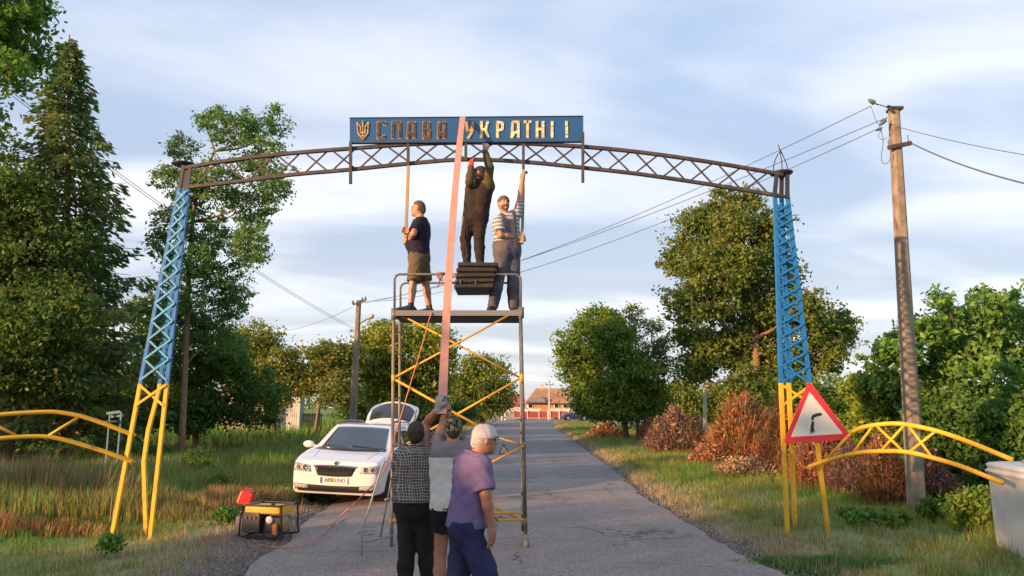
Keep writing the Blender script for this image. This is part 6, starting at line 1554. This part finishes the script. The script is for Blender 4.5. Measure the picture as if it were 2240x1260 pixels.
# ================================================================== white estate car
def poly_sdf(px_, pz_, pts):
    pts = np.array(pts, float); d = np.full(px_.shape, 1e9); sgn = np.ones(px_.shape)
    n = len(pts)
    for i in range(n):
        a = pts[i]; b = pts[i - 1]; e = b - a; wx = px_ - a[0]; wz = pz_ - a[1]
        t = np.clip((wx * e[0] + wz * e[1]) / (e @ e), 0, 1); bx = wx - e[0] * t; bz = wz - e[1] * t
        d = np.minimum(d, bx * bx + bz * bz)
        c = np.stack([pz_ >= a[1], pz_ < b[1], e[0] * wz > e[1] * wx])
        sgn = np.where(c.all(0) | (~c).all(0), -sgn, sgn)
    return sgn * np.sqrt(d)
def smin(a, b, k): h = np.clip(.5 + .5 * (b - a) / k, 0, 1); return b * (1 - h) + a * h - k * h * (1 - h)
def smax(a, b, k): return -smin(-a, -b, k)
def car_shell(low, upp, wfun, ztop, zbelt, wheels, hL, h, wr=.355, tumble=.40, wbelt=.83):
    xs_ = np.arange(-.12, hL + .15, h); ys_ = np.arange(-1.02, 1.021, h); zs_ = np.arange(.08, ztop + .12, h)
    XX_, ZZ_ = np.meshgrid(xs_, zs_, indexing='ij'); dl = poly_sdf(XX_, ZZ_, low)[:, None, :]; du = poly_sdf(XX_, ZZ_, upp)[:, None, :]
    X, Y, Z = np.meshgrid(xs_, ys_, zs_, indexing='ij'); A = np.abs(Y)
    wl = wfun(X); side = A - (wl - .16 * (Z - .62) ** 2 - .03 * np.clip(Z - .8, 0, 1))
    # shoulder crease and lower sill inset
    side = side + .012 * np.exp(-((Z - .76) / .035) ** 2) * (X > .8) * (X < hL - .3)
    D1 = smax(np.broadcast_to(dl, X.shape), side, .10)
    nose = .35 * np.clip(A - .45, 0, 1) ** 2
    D1 = smax(D1, (nose - X) * .9, .05)
    D2 = smax(np.broadcast_to(du, X.shape), A - (wbelt - (Z - zbelt) * tumble - .05 * np.clip(X - 3.2, 0, 2)), .05)
    # curved screen
    D2 = smax(D2, .0 + (.30 * A ** 2 - (X - upp[0][0]) + (Z - zbelt) * ((upp[1][0] - upp[0][0]) / (upp[1][1] - upp[0][1])) - .02) * .45, .05)
    D = smin(D1, D2, .03)
    for wx in wheels:
        r_ = np.sqrt((X - wx) ** 2 + (Z - .315) ** 2); D = smax(D, -np.maximum(r_ - wr, .55 - A), .015)
    return xs_, ys_, zs_, D.astype(np.float32)
class S_: pass
def panel(name, bvh, quad, axis, m, parent, nu=14, nv=8, off=.006, bow=(0, 0), thick=.012, **kw):
    """quad: four 2-d corners (bottom-left, bottom-right, top-right, top-left) in the plane across axis, laid on the shell"""
    q = [np.array(c, float) for c in quad]; v = []; ok = True
    for j in range(nv + 1):
        for i in range(nu + 1):
            u, w = i / nu, j / nv; p = (q[0] * (1 - u) + q[1] * u) * (1 - w) + (q[3] * (1 - u) + q[2] * u) * w
            p[1] += (bow[0] * (1 - w) + bow[1] * w) * (1 - (2 * u - 1) ** 2)
            if axis == 'x': o = Vector((-3, p[0], p[1])); d = Vector((1, 0, 0))
            elif axis == '+y': o = Vector((p[0], 3, p[1])); d = Vector((0, -1, 0))
            elif axis == '-y': o = Vector((p[0], -3, p[1])); d = Vector((0, 1, 0))
            else: o = Vector((8, p[0], p[1])); d = Vector((-1, 0, 0))
            h = bvh.ray_cast(o, d)
            if h[0] is None: hp, hn = (Vector(v[-1]) if v else Vector((0, 0, 0))), d
            else:
                hn = h[1] if h[1].dot(d) < 0 else -h[1]; hp = h[0] + hn * off
            v.append(hp)
    n = (nu + 1) * (nv + 1); f = []
    for j in range(nv):
        for i in range(nu): a = j * (nu + 1) + i; f.append((a, a + 1, a + nu + 2, a + nu + 1))
    # skirt back into the shell
    ring_ = list(range(nu + 1)) + [j * (nu + 1) + nu for j in range(1, nv + 1)] + [nv * (nu + 1) + i for i in range(nu - 1, -1, -1)] + [j * (nu + 1) for j in range(nv - 1, 0, -1)]
    b = len(v); dd = Vector((1, 0, 0)) if axis == 'x' else (Vector((0, -1, 0)) if axis == '+y' else (Vector((0, 1, 0)) if axis == '-y' else Vector((-1, 0, 0))))
    for k in ring_: v.append(Vector(v[k]) + dd * thick)
    L_ = len(ring_)
    for k in range(L_): f.append((ring_[k], b + k, b + (k + 1) % L_, ring_[(k + 1) % L_]))
    return obj(name, v, f, m, parent, smooth=True, **kw)
carw = mat('car_white', (.74, .73, .72), .22, noise=.02, coat=.7, scale=2); trim = mat('car_trim_black', (.015, .015, .016), .45); chrome = mat('chrome', (.6, .6, .6), .15, metal=1.0)
cglass = mat('car_glass', (.03, .045, .05), .04, noise=.35, scale=1.2, spec=1.0, coat=.5); lampg = mat('lamp_glass', (.36, .35, .33), .12, noise=.5, scale=16, spec=.9, coat=.5); tyre = mat('tyre', (.02, .02, .02), .85); alloy = mat('alloy', (.42, .42, .43), .3, metal=.7)
CL = 4.62
low = [(.10, .20), (.02, .30), (.0, .50), (.03, .70), (.13, .81), (.55, .90), (1.0, .965), (1.30, 1.00), (3.0, 1.03), (4.40, 1.06), (4.56, .95), (4.62, .60), (4.58, .32), (4.45, .22), (2.3, .17)]
upp = [(1.02, .93), (1.86, 1.385), (2.10, 1.435), (2.60, 1.455), (3.90, 1.43), (4.22, 1.38), (4.50, 1.02), (4.45, .90)]
def wfun(X): return np.interp(X, [-.1, .0, .12, .35, .8, 1.3, 3.4, 4.2, 4.62, 4.8], [.70, .76, .82, .87, .90, .905, .905, .89, .84, .8])
car = thing('parked_car', 'white estate car parked half on the verge with its tailgate open', 'car', (0, 0, 0), local=True)
fx = W(727, 1040, 14.15); YAW = math.radians(3.5)
car.location = (fx.x, 14.2, .03); car.rotation_euler = (math.radians(2.4), 0, math.radians(90) - YAW)
car.rotation_mode = 'XYZ'
xs_, ys_, zs_, D = car_shell(low, upp, wfun, 1.46, .95, (.87, 3.56), CL, .0165)
v, f = surface_nets(D, (xs_[0], ys_[0], zs_[0]), .0165)
obj('body', v, f, carw, car, smooth=True)
bvh = BVHTree.FromPolygons([tuple(q) for q in v], [tuple(int(i) for i in q) for q in f])
panel('windscreen', bvh, [(-.66, .985), (.66, .985), (.55, 1.375), (-.55, 1.375)], 'x', cglass, car, 22, 12, .008, (-.02, .02))
panel('cowl', bvh, [(-.72, .962), (.72, .962), (.68, .99), (-.68, .99)], 'x', trim, car, 20, 2, .005, (-.015, -.02))
gr_ = panel('grille', bvh, [(-.32, .545), (.32, .545), (.40, .705), (-.40, .705)], 'x', trim, car, 16, 5, .004, (-.012, .012))
for k in range(21):
    y_ = -.33 + k * .033; h_ = bvh.ray_cast(Vector((-3, y_, .632)), Vector((1, 0, 0)))[0]
    if h_: MB().box((h_.x - .012, y_, .628), (.012, .007, .135)).build('grille_slat', mat('slat_grey', (.045, .045, .05), .3), gr_)
panel('grille_surround', bvh, [(-.41, .705), (.41, .705), (.42, .722), (-.42, .722)], 'x', chrome, car, 16, 1, .012, (.012, .012))
for sg in (-1, 1):
    panel('headlight', bvh, [(.45, .60), (.80, .61), (.86, .765), (.48, .72)] if sg > 0 else [(-.80, .61), (-.45, .60), (-.48, .72), (-.86, .765)], 'x', lampg, car, 12, 5, .006)
    panel('fog_light', bvh, [(.48, .305), (.75, .315), (.78, .385), (.49, .37)] if sg > 0 else [(-.75, .315), (-.48, .305), (-.49, .37), (-.78, .385)], 'x', lampg, car, 8, 3, .012)
    # side windows with pillar gaps
    ax_ = '+y' if sg > 0 else '-y'
    panel('side_window', bvh, [(1.42, 1.03), (2.30, 1.03), (2.30, 1.36), (1.93, 1.345)], ax_, cglass, car, 8, 6, .006)
    panel('side_window', bvh, [(2.38, 1.03), (3.20, 1.03), (3.18, 1.36), (2.38, 1.365)], ax_, cglass, car, 8, 6, .006)
    panel('side_window', bvh, [(3.28, 1.04), (4.10, 1.06), (3.85, 1.33), (3.26, 1.355)], ax_, cglass, car, 8, 6, .006)
    panel('door_seam', bvh, [(1.30, .32), (1.312, .32), (1.352, .98), (1.34, .98)], ax_, trim, car, 1, 8, .001)
    panel('door_seam', bvh, [(2.33, .30), (2.342, .30), (2.352, 1.0), (2.34, 1.0)], ax_, trim, car, 1, 8, .001)
    panel('door_handle', bvh, [(2.05, .86), (2.25, .86), (2.25, .89), (2.05, .89)], ax_, carw, car, 3, 1, .025)
    panel('sill', bvh, [(1.3, .20), (3.15, .20), (3.15, .26), (1.3, .26)], ax_, trim, car, 8, 1, .004)
    # roof rail
    pts = []
    for x_ in np.linspace(2.05, 4.05, 9):
        h_ = bvh.ray_cast(Vector((x_, sg * .56, 3)), Vector((0, 0, -1)))[0]; pts.append(h_ + Vector((0, 0, .045 if .1 < (x_ - 2.05) / 2 < .9 else .005)))
    MB().tube(smooth_pts(pts, 3), .014, 7).build('roof_rail', mat('rail_grey', (.18, .18, .19), .4), car, smooth=True)
    # mirror
    mr = SDF(); mr.ell((1.42, sg * 1.005, 1.02), np.eye(3), (.075, .115, .075), .02); mr.cone((1.44, sg * .84, .98), (1.43, sg * .93, 1.0), .03, .025, .02)
    mo = mesh_sdf(mr, mr.grid(.012), 'mirror', carw, car); MB().box((1.49, sg * 1.005, 1.02), (.01, .17, .11)).build('mirror_glass', cglass, mo)
    for wx in (.87, 3.56):
        tw_ = MB().lathe((wx, sg * .79, .315), [(.20, -.10), (.295, -.10), (.315, -.07), (.315, .07), (.295, .10), (.20, .10)], 32, (0, sg, 0)).build('wheel', tyre, car, smooth=True)
        rm = MB().lathe((wx, sg * .79, .315), [(.05, .02), (.205, .03), (.215, .095), (.20, .10), (.19, .05), (.185, .02)], 28, (0, sg, 0)); 
        for k in range(10):
            a = k * math.pi / 5; rm.beam((wx + math.cos(a) * .04, sg * .865, .315 + math.sin(a) * .04), (wx + math.cos(a) * .195, sg * .875, .315 + math.sin(a) * .195), .030, .02, up=(0, sg, .01))
        rm.lathe((wx, sg * .86, .315), [(.045, 0), (.05, .012), (.03, .02)], 12, (0, sg, 0)); rm.build('rim', alloy, tw_)
        MB().lathe((wx, sg * .60, .32), [(.32, 0), (.345, .02), (.345, .27)], 28, (0, sg, 0)).build('wheel_well', trim, car)
panel('lower_intake', bvh, [(-.80, .285), (.80, .285), (.83, .40), (-.83, .40)], 'x', trim, car, 26, 4, .004, (-.03, -.035))
panel('lower_splitter', bvh, [(-.74, .255), (.74, .255), (.76, .28), (-.76, .28)], 'x', trim, car, 20, 2, .004, (-.01, -.01))
panel('bonnet_seam', bvh, [(-.44, .698), (.44, .698), (.44, .703), (-.44, .703)], 'x', trim, car, 16, 1, .002, (.012, .012))
for sg in (-1, 1):
    pts = []
    for t in np.linspace(0, 1, 8):
        h_ = bvh.ray_cast(Vector((.30 + t * .85, sg * (.52 + .12 * t), 3)), Vector((0, 0, -1)))[0]; pts.append(h_ + Vector((0, 0, .002)))
    MB().tube(pts, .006, 5).build('bonnet_crease', carw, car)
for (y0_, y1_) in ((-.50, .02), (.12, .62)):
    q0 = bvh.ray_cast(Vector((-3, y0_, .995)), Vector((1, 0, 0)))[0]; q1 = bvh.ray_cast(Vector((-3, y1_, 1.03)), Vector((1, 0, 0)))[0]
    MB().tube([q0 + Vector((-.02, 0, .01)), q1 + Vector((-.02, 0, .01))], .008, 5).build('wiper', trim, car)
for sg in (-1, 1):
    for (yy, rr2) in ((.58, .042), (.71, .036)):
        hp = bvh.ray_cast(Vector((-3, sg * yy, .675)), Vector((1, 0, 0)))
        MB().lathe(hp[0] + hp[1] * .004, [(rr2, 0), (rr2, .008), (rr2 * .7, .010), (rr2 * .6, .004)], 14, tuple(hp[1])).build('lamp_unit', mat('lamp_inner', (.10, .10, .11), .15, metal=.6), car, smooth=True)
panel('bumper_seam', bvh, [(-.86, .525), (.86, .525), (.86, .529), (-.86, .529)], 'x', mat('seam_grey', (.2, .2, .2), .6), car, 26, 1, .002)
# badge and plate
bd = bvh.ray_cast(Vector((-3, 0, .765)), Vector((1, 0, 0)))[0]
MB().lathe(bd + Vector((-.004, 0, 0)), [(.045, 0), (.045, .010), (.036, .014)], 20, (-1, 0, .35)).build('badge', chrome, car, smooth=True)
bz = MB().lathe(bd + Vector((-.02, 0, .004)), [(.033, 0), (.033, .002)], 18, (-1, 0, .35)); bz.build('badge_centre', mat('badge_green', (.05, .12, .07), .3), car)
bw = bd + Vector((-.026, 0, .006))
MB().beam(bw + Vector((0, .02, -.015)), bw + Vector((-.002, -.014, .016)), .007, .003, up=(-1, 0, 0)).beam(bw + Vector((0, -.014, -.002)), bw + Vector((-.002, .016, .016)), .006, .003, up=(-1, 0, 0)).build('badge_arrow', chrome, car)
pl = bvh.ray_cast(Vector((-3, 0, .462)), Vector((1, 0, 0)))[0]
plate = MB().box((pl.x - .014, 0, .462), (.012, .52, .112)).build('licence_plate', mat('plate_white', (.72, .71, .66), .4), car)
MB().box((pl.x - .021, .238, .462), (.004, .042, .108)).build('plate_band', mat('plate_blue', (.03, .12, .38), .4), plate)
cu = bpy.data.curves.new('plate_text', 'FONT'); cu.body = 'AB9037HO'; cu.size = .105; cu.align_x = 'CENTER'; cu.align_y = 'CENTER'; cu.extrude = .001; cu.space_character = .95
to = bpy.data.objects.new('t', cu); COL.objects.link(to); bpy.context.view_layer.update()
me = bpy.data.meshes.new_from_object(to.evaluated_get(bpy.context.evaluated_depsgraph_get())); bpy.data.objects.remove(to)
me.transform(Matrix(((0, 0, -1, pl.x - .0235), (-1, 0, 0, -.02), (0, 1, 0, .462), (0, 0, 0, 1))) @ Matrix.Scale(.82, 4, (1, 0, 0))); me.materials.clear(); me.materials.append(blackf)
pt_ = bpy.data.objects.new('plate_characters', me); COL.objects.link(pt_); pt_.parent = plate
# open tailgate: hinged at the rear of the roof, swung up
hx, hz = 4.08, 1.43
tg = Matrix.Rotation(math.radians(-38), 3, 'Y')    # local: u along gate (from hinge), y across
def gate_grid(name, u0, u1, w0, w1, lift, m, par, nu=10, nv=18, thick=.05, bulge=.16):
    v = []; f = []
    for side in (0, 1):
        for i in range(nu + 1):
            for j in range(nv + 1):
                u = u0 + (u1 - u0) * i / nu; t = j / nv * 2 - 1; w_ = (w0 + (w1 - w0) * i / nu)
                crn = 1.0 - .10 * max(0, (i / nu - .7) / .3) ** 2
                y = t * w_ * crn; z = lift - thick * side - bulge * t * t - (.10 * (i / nu) ** 2 if name != 'rear_window' else .10 * ((u - .0) / 1.0) ** 2)
                p = tg @ Vector((u, 0, z)); v.append(Vector((hx + p.x, y, hz + p.z)))
    N = (nu + 1) * (nv + 1)
    for i in range(nu):
        for j in range(nv):
            a = i * (nv + 1) + j; f.append((a, a + 1, a + nv + 2, a + nv + 1)); f.append((a + N + nv + 1, a + N + nv + 2, a + N + 1, a + N))
    rg_ = [j for j in range(nv + 1)] + [i * (nv + 1) + nv for i in range(1, nu + 1)] + [nu * (nv + 1) + j for j in range(nv - 1, -1, -1)] + [i * (nv + 1) for i in range(nu - 1, 0, -1)]
    for k in range(len(rg_)): a, b = rg_[k], rg_[(k + 1) % len(rg_)]; f.append((a, a + N, b + N, b))
    return obj(name, v, f, m, par, smooth=False)
gt_ = gate_grid('tailgate', 0, .98, .60, .63, .0, carw, car)
gate_grid('rear_window', .20, .86, .555, .575, .022, mat('tail_glass', (.03, .033, .036), .12, spec=.6), gt_, thick=.02)
gate_grid('roof_spoiler', -.02, .22, .56, .58, .05, carw, gt_, nu=4, thick=.04)
for sg in (-1, 1):
    a = Vector((4.2, sg * .62, 1.22)); b = tg @ Vector((.62, 0, -.06)); MB().tube([a, Vector((hx + b.x, sg * .60, hz + b.z))], .012, 6).build('gas_strut', trim, car)
MB().box((4.40, 0, .98), (.25, 1.2, .02)).build('load_floor', trim, car)
# ================================================================== dark car half hidden at the far bend
YD = 100.0
dc = thing('parked_car', 'dark blue car standing at the far bend, half hidden by the bushy tree', 'car', (0, 0, 0), local=True)
pc = W(1230, 918, YD); dc.location = (pc.x, YD + 1.2, .03); dc.rotation_euler = (0, 0, math.radians(8)); dc.scale = (.82, 1, 1)
xs2, ys2, zs2, D2 = car_shell(low, upp, wfun, 1.46, .95, (.87, 3.56), CL, .045)
v, f = surface_nets(D2, (xs2[0], ys2[0], zs2[0]), .045)
cdark = mat('car_dark_blue', (.02, .028, .05), .3, coat=.6)
obj('body', v, f, cdark, dc, smooth=True)
bv2 = BVHTree.FromPolygons([tuple(q) for q in v], [tuple(int(i) for i in q) for q in f])
for ax_ in ('+y', '-y'):
    for q in ([(1.42, 1.0), (2.30, 1.0), (2.30, 1.35), (1.93, 1.34)], [(2.38, 1.0), (3.20, 1.0), (3.18, 1.35), (2.38, 1.355)], [(3.28, 1.0), (4.10, 1.0), (3.85, 1.32), (3.26, 1.345)]):
        panel('side_window', bv2, q, ax_, mat('far_glass', (.16, .20, .24), .15), dc, 4, 3, .02)
for sg in (-1, 1):
    for wx in (.87, 3.56):
        w2 = MB().lathe((wx, sg * .79, .315), [(.20, -.10), (.315, -.07), (.315, .07), (.20, .10)], 16, (0, sg, 0)).build('wheel', tyre, dc); MB().lathe((wx, sg * .85, .315), [(.2, 0), (.2, .05), (.05, .06)], 12, (0, sg, 0)).build('rim', alloy, w2)
